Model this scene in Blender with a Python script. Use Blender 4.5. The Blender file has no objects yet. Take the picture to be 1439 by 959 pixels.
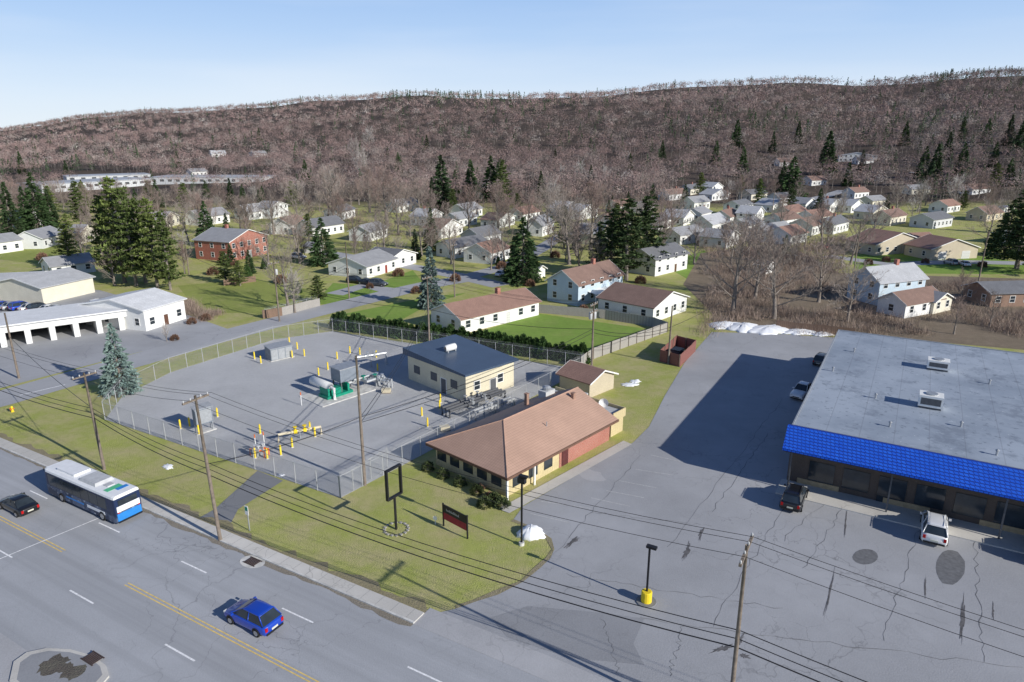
import bpy, math, random
import numpy as np
from mathutils import Vector, Matrix
random.seed(7); rng=np.random.default_rng(7)
scene=bpy.context.scene
COL=scene.collection
H=35.0; F=959.0; PIT=math.radians(16.8); SP,CP=math.sin(PIT),math.cos(PIT)
RA=math.radians(-29.8)
# ---------------------------------------------------------------- terrain
SKY=[(-300,192),(0,176),(100,162),(200,153),(300,146),(430,134),(600,127),(720,129),(850,121),(1000,110),(1100,108),(1200,110),(1300,105),(1439,94),(1800,80)]
_r=[];_s=[]
for u,v in SKY:
    x=(u-719.5)/F;y=(479.5-v)/F
    yd=CP+y*SP;zd=-SP+y*CP
    _r.append(x/yd);_s.append(zd/yd)
def terr(x,y):
    x=np.asarray(x,float);y=np.asarray(y,float)
    yy=np.maximum(y,1.0)
    r=np.clip(x/yy,-1.1,1.1)
    sl=np.interp(r,_r,_s)
    yc=np.interp(r,[-.8,-.2,.3,.8],[2000,1500,1300,950])
    y0=np.interp(r,[-.8,-.3,.2,.8],[520,400,335,300])
    zc=35+sl*yc-14
    t=np.clip((y-y0)/(yc-y0),0,1)
    f=0.55*t*t*(3-2*t)+0.45*t**1.35
    h=zc*f
    h=h+np.where(t>0.02,np.sin(x*0.011+y*0.007)*3*np.minimum(t*4,1)+np.sin(x*0.023-y*0.013)*1.6*np.minimum(t*4,1),0)
    over=np.clip((y-yc)/1200,0,1)
    return h*(1-over*.7)
def terr1(x,y): return float(terr(x,y)) if y>290 else 0.0
def P(u,v,z=None):
    """survey point: where the sight line through photo point (u,v) meets the ground (or level z)"""
    x=(u-719.5)/F;y=(479.5-v)/F
    d=Vector((x,CP+y*SP,-SP+y*CP))
    if z is not None or d.z<-0.11:
        zz=z or 0.0
        t=(H-zz)/-d.z
        return Vector((d.x*t,d.y*t,zz))
    ts=np.arange(200,3500,1.5)
    zz=H+ts*d.z; tt=terr(ts*d.x,ts*d.y)
    w=np.nonzero(zz<tt)[0]
    t=ts[w[0]] if len(w) else 1500
    return Vector((d.x*t,d.y*t,float(terr(t*d.x,t*d.y))))
def ztop(loc,v):
    y=(479.5-v)/F
    t=loc.y/(CP+y*SP)
    return H+t*(-SP+y*CP)
# ---------------------------------------------------------------- materials
class NT:
    def __init__(s,name):
        s.m=bpy.data.materials.new(name);s.m.use_nodes=True
        s.t=s.m.node_tree;s.b=s.t.nodes['Principled BSDF'];s.out=s.t.nodes['Material Output']
        s.tc=s.t.nodes.new('ShaderNodeTexCoord').outputs['Object']
    def n(s,ty,ins=None,**kw):
        nd=s.t.nodes.new(ty)
        for k,v in kw.items(): setattr(nd,k,v)
        for k,v in (ins or {}).items(): s.set(nd.inputs[k],v)
        return nd
    def set(s,i,v):
        if isinstance(v,bpy.types.NodeSocket): s.t.links.new(v,i)
        else:
            if isinstance(v,tuple) and len(v)==3 and i.type=='RGBA': v=(*v,1)
            i.default_value=v
    def noise(s,scale,vec=None,detail=3,rough=.55):
        return s.n('ShaderNodeTexNoise',{'Vector':vec or s.tc,'Scale':scale,'Detail':detail,'Roughness':rough}).outputs['Fac']
    def math(s,op,a,b=0.0,c=None):
        nd=s.n('ShaderNodeMath',operation=op);s.set(nd.inputs[0],a);s.set(nd.inputs[1],b)
        if c is not None: s.set(nd.inputs[2],c)
        return nd.outputs[0]
    def ramp(s,f,a,b,lo=0.0,hi=1.0):
        return s.n('ShaderNodeMapRange',{0:f,1:a,2:b,3:lo,4:hi}).outputs[0]
    def mix(s,f,a,b,bt='MIX'):
        nd=s.n('ShaderNodeMix',data_type='RGBA',blend_type=bt);s.set(nd.inputs[0],f);s.set(nd.inputs[6],a);s.set(nd.inputs[7],b)
        return nd.outputs[2]
    def xyz(s):
        return s.n('ShaderNodeSeparateXYZ',{0:s.tc}).outputs
    def done(s,col,rough=.85,metal=0.,spec=.25,bump=None,bs=.3,bd=.05):
        s.set(s.b.inputs['Base Color'],col);s.set(s.b.inputs['Roughness'],rough);s.b.inputs['Metallic'].default_value=metal
        s.b.inputs['Specular IOR Level'].default_value=spec
        if bump is not None:
            bn=s.n('ShaderNodeBump',{'Height':bump,'Strength':bs,'Distance':bd});s.t.links.new(bn.outputs[0],s.b.inputs['Normal'])
        return s.m
def sc(c,k): return tuple(min(1,a*k) for a in c)
_mc={}
def mat(name,c,rough=.8,var=.15,scale=2.5,metal=0.,spec=.3):
    if name in _mc: return _mc[name]
    t=NT(name);f=t.ramp(t.noise(scale,detail=3),.3,.7)
    _mc[name]=t.done(t.mix(f,sc(c,1-var),sc(c,1+var)),rough,metal,spec);return _mc[name]
def m_lines(name,c,sp=.2,depth=.35,vert=False,rough=.75,var=.1):
    if name in _mc: return _mc[name]
    t=NT(name);X,Y,Z=t.xyz()
    q=t.math('ADD',X,Y) if vert else Z
    fr=t.math('FRACT',t.math('DIVIDE',q,sp))
    ln=t.math('LESS_THAN',fr,.16)
    base=t.mix(t.ramp(t.noise(.6,detail=4),.3,.7),sc(c,1-var),sc(c,1+var))
    base=t.mix(t.ramp(t.noise(6,detail=2),.35,.7),base,sc(c,1-var*1.6))
    _mc[name]=t.done(t.mix(t.math('MULTIPLY',ln,depth),base,sc(c,.3)),rough);return _mc[name]
def m_brick(name,c,c2,mortar,scale,bw=.5,rh=.25,flat=False,ms=.02):
    t=NT(name);X,Y,Z=t.xyz()
    v=t.n('ShaderNodeCombineXYZ',{0:X if flat else t.math('ADD',X,Y),1:Y if flat else Z}).outputs[0]
    b=t.n('ShaderNodeTexBrick',{'Vector':v,'Color1':c,'Color2':c2,'Mortar':mortar,'Scale':scale,'Mortar Size':ms,'Brick Width':bw,'Row Height':rh})
    col=t.mix(t.ramp(t.noise(.5,detail=4),.35,.7,0,.35),b.outputs['Color'],sc(c,.72))
    return t.done(col,.8,bump=b.outputs['Fac'],bs=.3,bd=-.02)
def m_asphalt(name,c,crack=1.,streak=None,patch=.2,stain=.5):
    t=NT(name)
    big=t.ramp(t.noise(.05,detail=5,rough=.65),.33,.67)
    med=t.ramp(t.noise(.45,detail=4),.3,.7)
    fin=t.ramp(t.noise(9,detail=2),.3,.7)
    col=t.mix(big,sc(c,1-patch),sc(c,1+patch))
    col=t.mix(t.math('MULTIPLY',med,.5),col,sc(c,.88))
    col=t.mix(t.math('MULTIPLY',fin,.35),col,sc(c,1.25))
    if streak:
        rot=t.n('ShaderNodeVectorRotate',{'Vector':t.tc,'Angle':-RA},rotation_type='Z_AXIS').outputs[0]
        mp=t.n('ShaderNodeMapping',{'Vector':rot,'Scale':(.012,streak,1)}).outputs[0]
        col=t.mix(t.ramp(t.noise(1.,mp,detail=3),.4,.68,0,.55),col,sc(c,.72))
    dist=t.n('ShaderNodeVectorMath',{0:t.tc,1:t.n('ShaderNodeVectorMath',{0:t.n('ShaderNodeTexNoise',{'Vector':t.tc,'Scale':.5,'Detail':3}).outputs['Color'],3:3.0},operation='SCALE').outputs[0]},operation='ADD').outputs[0]
    for s_,w in ((.07,.0035),(.19,.004)):
        vo=t.n('ShaderNodeTexVoronoi',{'Vector':dist,'Scale':s_},feature='DISTANCE_TO_EDGE').outputs['Distance']
        cr=t.ramp(vo,w*.4,w*1.6,1,0)
        mk=t.ramp(t.noise(.06,detail=2),.42,.62)
        col=t.mix(t.math('MULTIPLY',t.math('MULTIPLY',cr,mk),.6*crack),col,sc(c,.4))
    st=t.ramp(t.noise(.16,detail=5,rough=.7),.6,.78,0,stain)
    col=t.mix(st,col,sc(c,.55))
    return t.done(col,.88,spec=.25,bump=fin,bs=.25,bd=.02)
def m_grass(name,g1,g2,brown,bias=.5):
    t=NT(name)
    a=t.ramp(t.noise(.07,detail=5,rough=.65),.35,.65)
    b=t.ramp(t.noise(.9,detail=5,rough=.7),.35,.68)
    f=t.ramp(t.noise(7,detail=3,rough=.7),.3,.75)
    col=t.mix(a,g1,g2)
    br=t.ramp(t.noise(.22,detail=6,rough=.72),bias-.1,bias+.16)
    col=t.mix(t.math('MULTIPLY',br,.8),col,brown)
    col=t.mix(t.math('MULTIPLY',b,.4),col,sc(g1,.6))
    col=t.mix(t.math('MULTIPLY',f,.4),col,sc(brown,1.2))
    return t.done(col,.95,spec=.1,bump=f,bs=.6,bd=.1)
def m_attr(name,rough=.9,var=.25):
    t=NT(name)
    a=t.n('ShaderNodeAttribute',attribute_name='tint').outputs['Color']
    r=t.n('ShaderNodeObjectInfo').outputs['Random']
    k=t.ramp(r,0,1,1-var,1+var)
    v=t.n('ShaderNodeVectorMath',{0:a,3:k},operation='SCALE').outputs[0]
    return t.done(v,rough,spec=.1)
M_GRASS_L=m_grass('lawn grass',(.25,.32,.065),(.33,.39,.09),(.40,.36,.17),.62)
M_GRASS_B=m_grass('bright lawn grass',(.18,.32,.05),(.24,.38,.07),(.31,.35,.12),.6)
M_LITTER=m_grass('leaf litter',(.27,.215,.16),(.32,.26,.19),(.21,.17,.12),.5)
M_DIRT=m_grass('bare dirt',(.33,.28,.21),(.37,.31,.23),(.27,.25,.12),.5)
def m_terrain():
    t=NT('ground')
    def g(g1,g2,br,bias):
        a=t.ramp(t.noise(.07,detail=5,rough=.65),.35,.65)
        f=t.ramp(t.noise(7,detail=3,rough=.7),.3,.75)
        c=t.mix(a,g1,g2)
        c=t.mix(t.math('MULTIPLY',t.ramp(t.noise(.22,detail=6,rough=.72),bias-.1,bias+.14),.9),c,br)
        c=t.mix(t.ramp(t.noise(1.3,detail=5,rough=.75),.45,.7,0,.4),c,sc(g1,.65))
        return t.mix(t.math('MULTIPLY',f,.35),c,sc(br,1.2)),f
    c1,f=g((.31,.365,.075),(.40,.445,.105),(.49,.43,.23),.5)
    c2,_=g((.10,.08,.067),(.125,.10,.08),(.085,.067,.055),.5)
    w=t.n('ShaderNodeAttribute',attribute_name='wood').outputs['Fac']
    w=t.ramp(t.math('ADD',w,t.math('MULTIPLY',t.math('SUBTRACT',t.noise(.012,detail=4),.5),.9)),.35,.65)
    return t.done(t.mix(w,c1,c2),.95,spec=.1,bump=f,bs=.6,bd=.1)
M_ROAD=m_asphalt('road asphalt',(.40,.41,.43),.8,streak=.9,patch=.12,stain=.2)
M_LOT=m_asphalt('parking lot asphalt',(.36,.365,.38),.75,patch=.24,stain=.42)
M_STREET=m_asphalt('street asphalt',(.38,.385,.40),.8,patch=.15,stain=.2)
M_OLDP=m_asphalt('old asphalt',(.21,.215,.225),1,patch=.2,stain=.4)
M_REPAIR=m_asphalt('repaired asphalt',(.295,.30,.315),1,patch=.28,stain=.4)
M_PATCH=mat('asphalt patch',(.16,.163,.17),.9,.2,3)
M_PATCHL=m_asphalt('pale asphalt',(.42,.42,.43),.9,patch=.2,stain=.3)
M_OIL=mat('oil stain',(.13,.125,.125),.7,.35,2)
def m_gravel():
    t=NT('gravel')
    a=t.ramp(t.noise(.12,detail=5,rough=.7),.35,.65);f=t.ramp(t.noise(14,detail=2),.3,.7)
    b=t.ramp(t.noise(2.5,detail=3),.35,.7)
    c=t.mix(a,(.51,.515,.52),(.62,.625,.63));c=t.mix(t.math('MULTIPLY',f,.5),c,(.44,.44,.45));c=t.mix(t.math('MULTIPLY',b,.3),c,(.66,.66,.66))
    c=t.mix(t.ramp(t.noise(.05,detail=5,rough=.6),.52,.62,0,.5),c,(.40,.405,.42))
    return t.done(c,.95,spec=.1,bump=f,bs=.8,bd=.08)
M_GRAVEL=m_gravel()
M_CONC=m_asphalt('concrete paving',(.55,.53,.49),.8,patch=.25,stain=.55)
M_CONC2=mat('concrete',(.58,.57,.54),.9,.25,1.2)
M_WHITEP=mat('road paint white',(.82,.82,.82),.8,.2,5)
M_YELP=mat('road paint yellow',(.78,.56,.17),.8,.2,3)
M_FADED=mat('faded paint',(.55,.55,.54),.9,.25,5)
M_SNOW=mat('snow',(.88,.9,.93),.6,.05,2)
M_YEL=mat('yellow paint',(.84,.62,.03),.5,.1,4)
M_ORANGE=mat('orange paint',(.75,.17,.04),.5,.1,4)
M_GREENM=mat('green machine paint',(.01,.25,.16),.45,.15,3)
M_PIPE=mat('silver pipe',(.5,.52,.54),.4,.12,3,metal=.4)
M_WPIPE=mat('white pipe paint',(.75,.75,.73),.5,.08,3)
M_BEIGEP=mat('beige pipe paint',(.62,.55,.4),.5,.1,3)
M_BLACK=mat('black paint',(.02,.02,.022),.45,.2,3)
M_RUBBER=mat('rubber',(.018,.018,.02),.85,.2,4)
M_STEEL=mat('galvanised steel',(.40,.42,.44),.5,.12,3,metal=.4)
M_GALV=mat('galvanised fence pipe',(.42,.43,.44),.5,.1,3)
M_BLUEGREY=mat('blue grey metal',(.2,.23,.27),.5,.15,2)
M_DGREY=mat('dark grey metal',(.10,.105,.115),.6,.15,3)
M_LGREY=mat('light grey metal',(.5,.51,.52),.6,.1,2)
M_GLASS=mat('dark window glass',(.03,.04,.05),.12,.3,.7,spec=.6)
M_FRAME=mat('white window trim',(.8,.8,.78),.6,.05,3)
M_WOOD=mat('weathered pole wood',(.20,.165,.135),.9,.25,3)
M_BARK=mat('bark',(.23,.20,.175),.95,.3,2)
M_FENCEW=m_lines('weathered fence boards',(.38,.36,.335),.16,.5,vert=True)
M_FENCEB=m_lines('brown fence boards',(.24,.16,.115),.16,.5,vert=True)
M_FENCER=m_lines('red fence boards',(.25,.11,.095),.16,.5,vert=True)
M_TWIG=m_attr('twigs');M_NEEDLE=m_attr('needles',var=.2)
def m_link():
    t=NT('chain link mesh');X,Y,Z=t.xyz()
    q=t.math('ADD',X,Y)
    a=t.math('LESS_THAN',t.math('FRACT',t.math('MULTIPLY',t.math('ADD',q,Z),9)),.085)
    b=t.math('LESS_THAN',t.math('FRACT',t.math('MULTIPLY',t.math('SUBTRACT',q,Z),9)),.085)
    f=t.math('MAXIMUM',a,b)
    t.done(t.mix(t.noise(3),(.30,.31,.32),(.38,.39,.40)),.5,.0)
    tr=t.n('ShaderNodeBsdfTransparent');mx=t.n('ShaderNodeMixShader',{0:f})
    t.t.links.new(tr.outputs[0],mx.inputs[1]);t.t.links.new(t.b.outputs[0],mx.inputs[2]);t.t.links.new(mx.outputs[0],t.out.inputs[0])
    return t.m
M_LINK=m_link()
# ---------------------------------------------------------------- mesh builder
class MB:
    def __init__(s): s.v=[];s.f=[];s.mi=[]
    def poly(s,pts,m=0):
        b=len(s.v);s.v+=[tuple(p) for p in pts];s.f.append(tuple(range(b,b+len(pts))));s.mi.append(m);return s
    def box(s,x0,y0,z0,x1,y1,z1,m=0):
        b=len(s.v)
        s.v+=[(x0,y0,z0),(x1,y0,z0),(x1,y1,z0),(x0,y1,z0),(x0,y0,z1),(x1,y0,z1),(x1,y1,z1),(x0,y1,z1)]
        for f in ((3,2,1,0),(4,5,6,7),(0,1,5,4),(1,2,6,5),(2,3,7,6),(3,0,4,7)):
            s.f.append(tuple(b+i for i in f));s.mi.append(m)
        return s
    def tube(s,pts,rad,n=8,m=0,cap=True):
        pts=[Vector(p) for p in pts]
        if not isinstance(rad,(list,tuple)): rad=[rad]*len(pts)
        b=len(s.v)
        for i,p in enumerate(pts):
            d=(pts[min(i+1,len(pts)-1)]-pts[max(i-1,0)])
            if d.length<1e-9: d=Vector((0,0,1))
            d.normalize()
            up=Vector((0,0,1)) if abs(d.z)<.9 else Vector((1,0,0))
            a=d.cross(up).normalized();c=d.cross(a)
            for k in range(n):
                an=2*math.pi*k/n
                s.v.append(tuple(p+(a*math.cos(an)+c*math.sin(an))*rad[i]))
        for i in range(len(pts)-1):
            for k in range(n):
                s.f.append((b+i*n+k,b+i*n+(k+1)%n,b+(i+1)*n+(k+1)%n,b+(i+1)*n+k));s.mi.append(m)
        if cap:
            s.f.append(tuple(b+k for k in range(n)));s.mi.append(m)
            e=b+(len(pts)-1)*n
            s.f.append(tuple(e+k for k in reversed(range(n))));s.mi.append(m)
        return s
    def loft(s,rings,m=0,cap=True):
        n=len(rings[0]);b=len(s.v)
        for r in rings: s.v+=[tuple(p) for p in r]
        for i in range(len(rings)-1):
            for k in range(n):
                s.f.append((b+i*n+k,b+i*n+(k+1)%n,b+(i+1)*n+(k+1)%n,b+(i+1)*n+k));s.mi.append(m)
        if cap:
            s.f.append(tuple(b+k for k in reversed(range(n))));s.mi.append(m)
            e=b+(len(rings)-1)*n;s.f.append(tuple(e+k for k in range(n)));s.mi.append(m)
        return s
    def mesh(s,name,mats,smooth=False):
        me=bpy.data.meshes.new(name);me.from_pydata(s.v,[],s.f)
        for m in (mats if isinstance(mats,(list,tuple)) else [mats]): me.materials.append(m)
        me.polygons.foreach_set('material_index',s.mi)
        if smooth: me.polygons.foreach_set('use_smooth',[True]*len(s.f))
        me.update();return me
def thing(name,label,cat,loc=(0,0,0),rz=0.,group=None,me=None):
    o=bpy.data.objects.new(name,me);o.location=loc;o.rotation_euler=(0,0,rz)
    if me is None: o.empty_display_size=.5
    o['label']=label;o['category']=cat
    if group:o['group']=group
    COL.objects.link(o);return o
def part(par,name,me,loc=(0,0,0),rz=0.,label=None):
    o=bpy.data.objects.new(name,me);o.location=loc;o.rotation_euler=(0,0,rz);o.parent=par
    if label:o['label']=label
    COL.objects.link(o);return o
def struct(name,me,label,cat='ground'):
    o=bpy.data.objects.new(name,me);o['kind']='structure';o['label']=label;o['category']=cat;COL.objects.link(o);return o
def np_mesh(name,V,k,mats,tint=None,mi=None):
    V=np.ascontiguousarray(V,dtype=np.float32).reshape(-1,3);n=len(V);nf=n//k
    me=bpy.data.meshes.new(name)
    me.vertices.add(n);me.vertices.foreach_set('co',V.ravel())
    me.loops.add(n);me.loops.foreach_set('vertex_index',np.arange(n,dtype=np.int32))
    me.polygons.add(nf);me.polygons.foreach_set('loop_start',np.arange(0,n,k,dtype=np.int32))
    try: me.polygons.foreach_set('loop_total',np.full(nf,k,dtype=np.int32))
    except Exception: pass
    for m in mats: me.materials.append(m)
    if tint is not None:
        a=me.attributes.new('tint','FLOAT_COLOR','POINT')
        c=np.ones((n,4),np.float32);c[:,:3]=tint;a.data.foreach_set('color',c.ravel())
    me.update(calc_edges=True);return me
def xf(a): return Matrix.Rotation(a,4,'Z')
def ang(a,b): return math.atan2(b.y-a.y,b.x-a.x)
def road(s,n,z=0.): # road frame -> world
    return Vector((s*math.cos(RA)-n*math.sin(RA),s*math.sin(RA)+n*math.cos(RA),z))
def toroad(p): return (p.x*math.cos(RA)+p.y*math.sin(RA),-p.x*math.sin(RA)+p.y*math.cos(RA))
# ---------------------------------------------------------------- ground
xs=np.concatenate([np.arange(-5000,-1600,200),np.arange(-1600,1601,20),np.arange(1800,5001,200)])
ys=np.concatenate([np.arange(-900,0,150),np.arange(0,2400,20),np.arange(2400,7000,200)])
GX,GY=np.meshgrid(xs,ys);GZ=terr(GX,GY);GZ[GY<290]=0
nx,ny=len(xs),len(ys)
me=bpy.data.meshes.new('ground');
V=np.stack([GX,GY,GZ],-1).reshape(-1,3)
idx=np.arange(nx*ny).reshape(ny,nx)
Fc=np.stack([idx[:-1,:-1],idx[:-1,1:],idx[1:,1:],idx[1:,:-1]],-1).reshape(-1,4)
me.from_pydata(V.tolist(),[],Fc.tolist())
me.materials.append(m_terrain())
a=me.attributes.new('wood','FLOAT','POINT')
a.data.foreach_set('value',(np.clip((V[:,1]-300)/110,0,1)+np.clip((V[:,1]-480)/150,0,1)).astype(np.float32))
me.polygons.foreach_set('use_smooth',[True]*len(Fc));me.update()
struct('ground',me,'patchy green and brown ground rising to wooded hills')
EXCL=[]  # polygons for scatter rejection
def inpoly(x,y,poly):
    c=False;j=len(poly)-1
    for i in range(len(poly)):
        xi,yi=poly[i][:2];xj,yj=poly[j][:2]
        if (yi>y)!=(yj>y) and x<(xj-xi)*(y-yi)/(yj-yi)+xi: c=not c
        j=i
    return c
def sheet(name,pix,z,m,label,cat='ground',excl=True,world=False):
    pts=[(p if world else P(*p)) for p in pix]
    pts=[(p[0],p[1],z+(terr1(p[0],p[1]))) for p in pts]
    me=MB().poly(pts).mesh(name,m);struct(name,me,label,cat)
    if excl: EXCL.append(pts)
def strip(name,pts,w,z,m,label,cat='street'):
    mb=MB();L=[];R=[]
    for i,p in enumerate(pts):
        d=(pts[min(i+1,len(pts)-1)]-pts[max(i-1,0)]);d.z=0;d.normalize();nn=Vector((-d.y,d.x,0))
        for lst,sg in((L,1),(R,-1)):
            q=p+nn*sg*w/2;lst.append((q.x,q.y,z+terr1(q.x,q.y)))
    b=L+R[::-1]
    for i in range(len(pts)-1): mb.poly([R[i],R[i+1],L[i+1],L[i]])
    struct(name,mb.mesh(name,m),label,cat);EXCL.append(b)
KN=33.4;NN=17.6;CN=25.6
def rrect(s0,s1,n0,n1,z): return [tuple(road(s0,n0,z)),tuple(road(s1,n0,z)),tuple(road(s1,n1,z)),tuple(road(s0,n1,z))]
struct('main_road',MB().poly(rrect(-330,160,NN,KN,.02)).mesh('r',M_ROAD),'wide four lane grey asphalt road with painted lines','road')
EXCL.append(rrect(-330,160,NN-6,KN+3,0))
# side street
SS=[P(-330,640),P(-120,590),P(0,561),P(130,524),P(300,476),P(430,442),P(560,410),P(600,401),P(660,391)]
strip('side_street',SS[:],7.2,.03,M_STREET,'grey residential side street beside the fenced yard')
strip('cross_street',[P(440,352),P(520,366),P(590,377),P(650,389),P(705,402)],6.0,.026,M_STREET,'narrow residential cross street between lawns')
strip('back_street',[P(655,390),P(720,372),P(760,350),P(790,330),P(900,318),P(1000,345)],5.5,.034,M_STREET,'narrow residential street between houses')
strip('hill_street',[P(1060,300),P(1120,285),P(1160,276),P(1185,268)],7,.05,M_STREET,'street climbing towards the wooded hill')
strip('east_street',[P(1160,360),P(1250,372),P(1340,368),P(1500,372)],6,.03,M_STREET,'quiet street in front of ranch houses')
strip('house_driveway',[P(470,414),P(510,402),P(545,408)],5,.031,M_STREET,'short driveway with dark parked cars','driveway')
sheet('commercial_lot',[(-60,562),(0,546),(130,512),(200,494),(262,497),(330,466),(262,442),(140,408),(-60,400)],.015,M_LOT,'worn asphalt lot around the white garage','car park')
# parking lot
k1=toroad(P(612,868))[0]
lot=[road(k1,KN+2.1),P(640,856),P(668,846),P(700,836),P(735,818),P(760,798),P(774,784),P(779,772),P(775,757),P(755,744),P(722,730),P(735,712),P(890,622),P(912,600),P(935,555),P(962,510),P(1000,467),P(1100,470),P(1190,476),P(1500,520),P(1800,700)]
lot+=[road(120,60),road(120,KN+2.1)]
sheet('parking_lot',[tuple(p) for p in lot],.024,M_LOT,'large cracked grey asphalt parking lot','car park',world=True)
dl=[P(640,856),P(668,846),P(700,836),P(735,818),P(760,798),P(774,784),P(779,772),P(775,757),P(755,744),P(722,730)]
cen=P(640,780)
mb=MB()
di=[p+(cen-p).normalized()*random.uniform(.2,.8) for p in dl]
for i in range(len(dl)-1): mb.poly([(*dl[i][:2],.028),(*dl[i+1][:2],.028),(*di[i+1][:2],.028),(*di[i][:2],.028)])
struct('dirt_edge',mb.mesh('de',M_DIRT),'bare dirt edge between grass and asphalt')
sheet('driveway_apron',[tuple(road(k1-1,KN)),tuple(road(k1-1,KN+2.1)),tuple(road(120,KN+2.1)),tuple(road(120,KN))],.028,M_PATCHL,'pale concrete driveway apron along the road','pavement',world=True)
GR=[P(148,590),P(172,558),P(240,524),P(385,478),P(468,466),P(820,520),P(478,700)]
sheet('gravel_yard',[tuple(p) for p in GR],.02,M_GRAVEL,'pale gravel yard inside a chain link fence','gravel yard',world=True)
sheet('yard_driveway',[tuple(road(*[toroad(P(288,724))[0],KN+1.5])),tuple(P(302,716)),tuple(P(362,662)),tuple(P(398,676)),tuple(P(335,716)),tuple(road(toroad(P(330,740))[0],KN+1.5))],.03,M_OLDP,'dark asphalt driveway to the yard gate','driveway',world=True)
# sidewalk + kerb, dirt verge behind
def walk(s0,s1):
    mb=MB()
    mb.box(s0,KN,0,s1,KN+.18,.14,0);mb.box(s0,KN+.18,0,s1,KN+1.35,.12,1)
    for i in range(int(s0/1.5)+1,int(s1/1.5)): mb.poly([(i*1.5,KN+.19,.124),(i*1.5+.02,KN+.19,.124),(i*1.5+.02,KN+1.34,.124),(i*1.5,KN+1.34,.124)],2)
    me=mb.mesh('sidewalk',[M_CONC2,M_CONC,M_PATCH]);o=struct('sidewalk',me,'pale concrete sidewalk with raised kerb','pavement');o.rotation_euler=(0,0,RA)
sA=toroad(P(290,740))[0]
walk(-200,sA);walk(sA+.01,k1-1)
mb=MB();n_=90;ss=np.linspace(-110,k1-1,n_);wid=[random.uniform(1.55,2.7) for _ in ss]
for i in range(n_-1): mb.poly([(ss[i],KN+1.3,.04),(ss[i+1],KN+1.3,.04),(ss[i+1],KN+wid[i+1],.035),(ss[i],KN+wid[i],.035)])
o=struct('dirt_verge',mb.mesh('dv',M_DIRT),'thin bare dirt verge beside the sidewalk');o.rotation_euler=(0,0,RA)
# dirty gutter strip on the road along the kerb
mb=MB();wid=[random.uniform(.15,.6) for _ in ss]
for i in range(n_-1): mb.poly([(ss[i],KN-wid[i],.026),(ss[i+1],KN-wid[i+1],.026),(ss[i+1],KN-.002,.026),(ss[i],KN-.002,.026)])
o=struct('gutter',mb.mesh('gu',m_grass('gutter grit',(.30,.27,.23),(.34,.31,.27),(.25,.22,.17),.5)),'gritty brown gutter along the kerb','road');o.rotation_euler=(0,0,RA)
walk_n=MB().box(-330,NN-.2,0,-58,NN,.14,0).box(-330,NN-2.2,0,-58,NN-.2,.12,1)
o=struct('near_sidewalk',walk_n.mesh('n',[M_CONC2,M_CONC]),'concrete sidewalk beside the near lane','pavement');o.rotation_euler=(0,0,RA)
o=struct('near_kerb',MB().box(-44,NN-.2,0,160,NN,.14).mesh('n',M_CONC2),'raised kerb beside the near lane','pavement');o.rotation_euler=(0,0,RA)
sheet('near_driveway',[tuple(road(-58,NN)),tuple(road(-44,NN)),tuple(road(-44,-5)),tuple(road(-58,-5))],.022,M_PATCHL,'concrete driveway opening off the road','driveway',world=True)
# corner island with curved pale kerb
isl=[P(20,932),P(38,919),P(66,913),P(100,915),P(132,924),P(150,938),P(154,952),P(140,968),P(100,985),P(50,990),P(14,960)]
c=sum(isl,Vector())/len(isl)
inn=[c+(p-c)*.86 for p in isl]
mb=MB().loft([[(p.x,p.y,0) for p in isl],[(p.x,p.y,.15) for p in isl]])
struct('planting_island',mb.mesh('i',M_CONC),'pale curved concrete kerb island','kerb island')
struct('island_paving',MB().poly([(p.x,p.y,.154) for p in inn]).mesh('ip',M_REPAIR),'worn grey surface inside the kerb island','pavement')
random.seed(2)
for k,(cx,cy,r_) in enumerate(((-.9,.5,1.0),(.9,-.2,.8),(0.1,.2,.6))):
    pts=[(c.x+cx+math.cos(i*.25)*r_*random.uniform(.7,1.2),c.y+cy+math.sin(i*.25)*r_*random.uniform(.6,1.1),.158+.001*k) for i in range(25)]
    struct('island_mulch',MB().poly(pts).mesh('i',m_grass('mulch',(.10,.085,.08),(.14,.11,.1),(.2,.2,.15),.55)),'patch of dark mulch on the concrete island','mulch')
# markings
def mark(name,me_pts,m,label): struct(name,MB().poly(me_pts).mesh(name,m),label,'road marking')
for s0,s1 in((-330,toroad(P(100,770))[0]),(toroad(P(190,814))[0],40)):
    for d in(-.19,.10): mark('yellow_line',rrect(s0,s1,CN+d,CN+d+.09,.026),M_YELP,'double yellow centre line on the road')
def dash(a,b,w=.13,m=None):
    a=P(*a);b=P(*b);d=(b-a).normalized();n=Vector((-d.y,d.x,0))*w
    mark('lane_dash',[tuple(p+Vector((0,0,.034))) for p in(a-n,b-n,b+n,a+n)],m or M_WHITEP,'white painted lane line on the road')
s_a,n_a=toroad(P(272,797));
for k in range(-14,5):
    sc0=s_a+k*12.2-1.6
    mark('lane_dash',rrect(sc0,sc0+3.3,n_a-.07,n_a+.07,.026),M_WHITEP,'white painted lane line on the road')
s_b,n_b=toroad(P(252,917))
for k in range(-8,3):
    sc0=s_b+k*12.2-1.6
    mark('lane_dash',rrect(sc0,sc0+3.3,n_b-.07,n_b+.07,.026),M_WHITEP,'white painted lane line on the road')
dash((0,786),(155,722),.06);dash((28,556),(92,541),.1)
for a,b in(((852,690),(905,700)),((830,700),(885,712)),((870,676),(922,686)),((893,660),(945,668)),((915,640),(960,650)),((760,705),(830,715)),((745,722),(800,735))): dash(a,b,.035,M_FADED)
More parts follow.
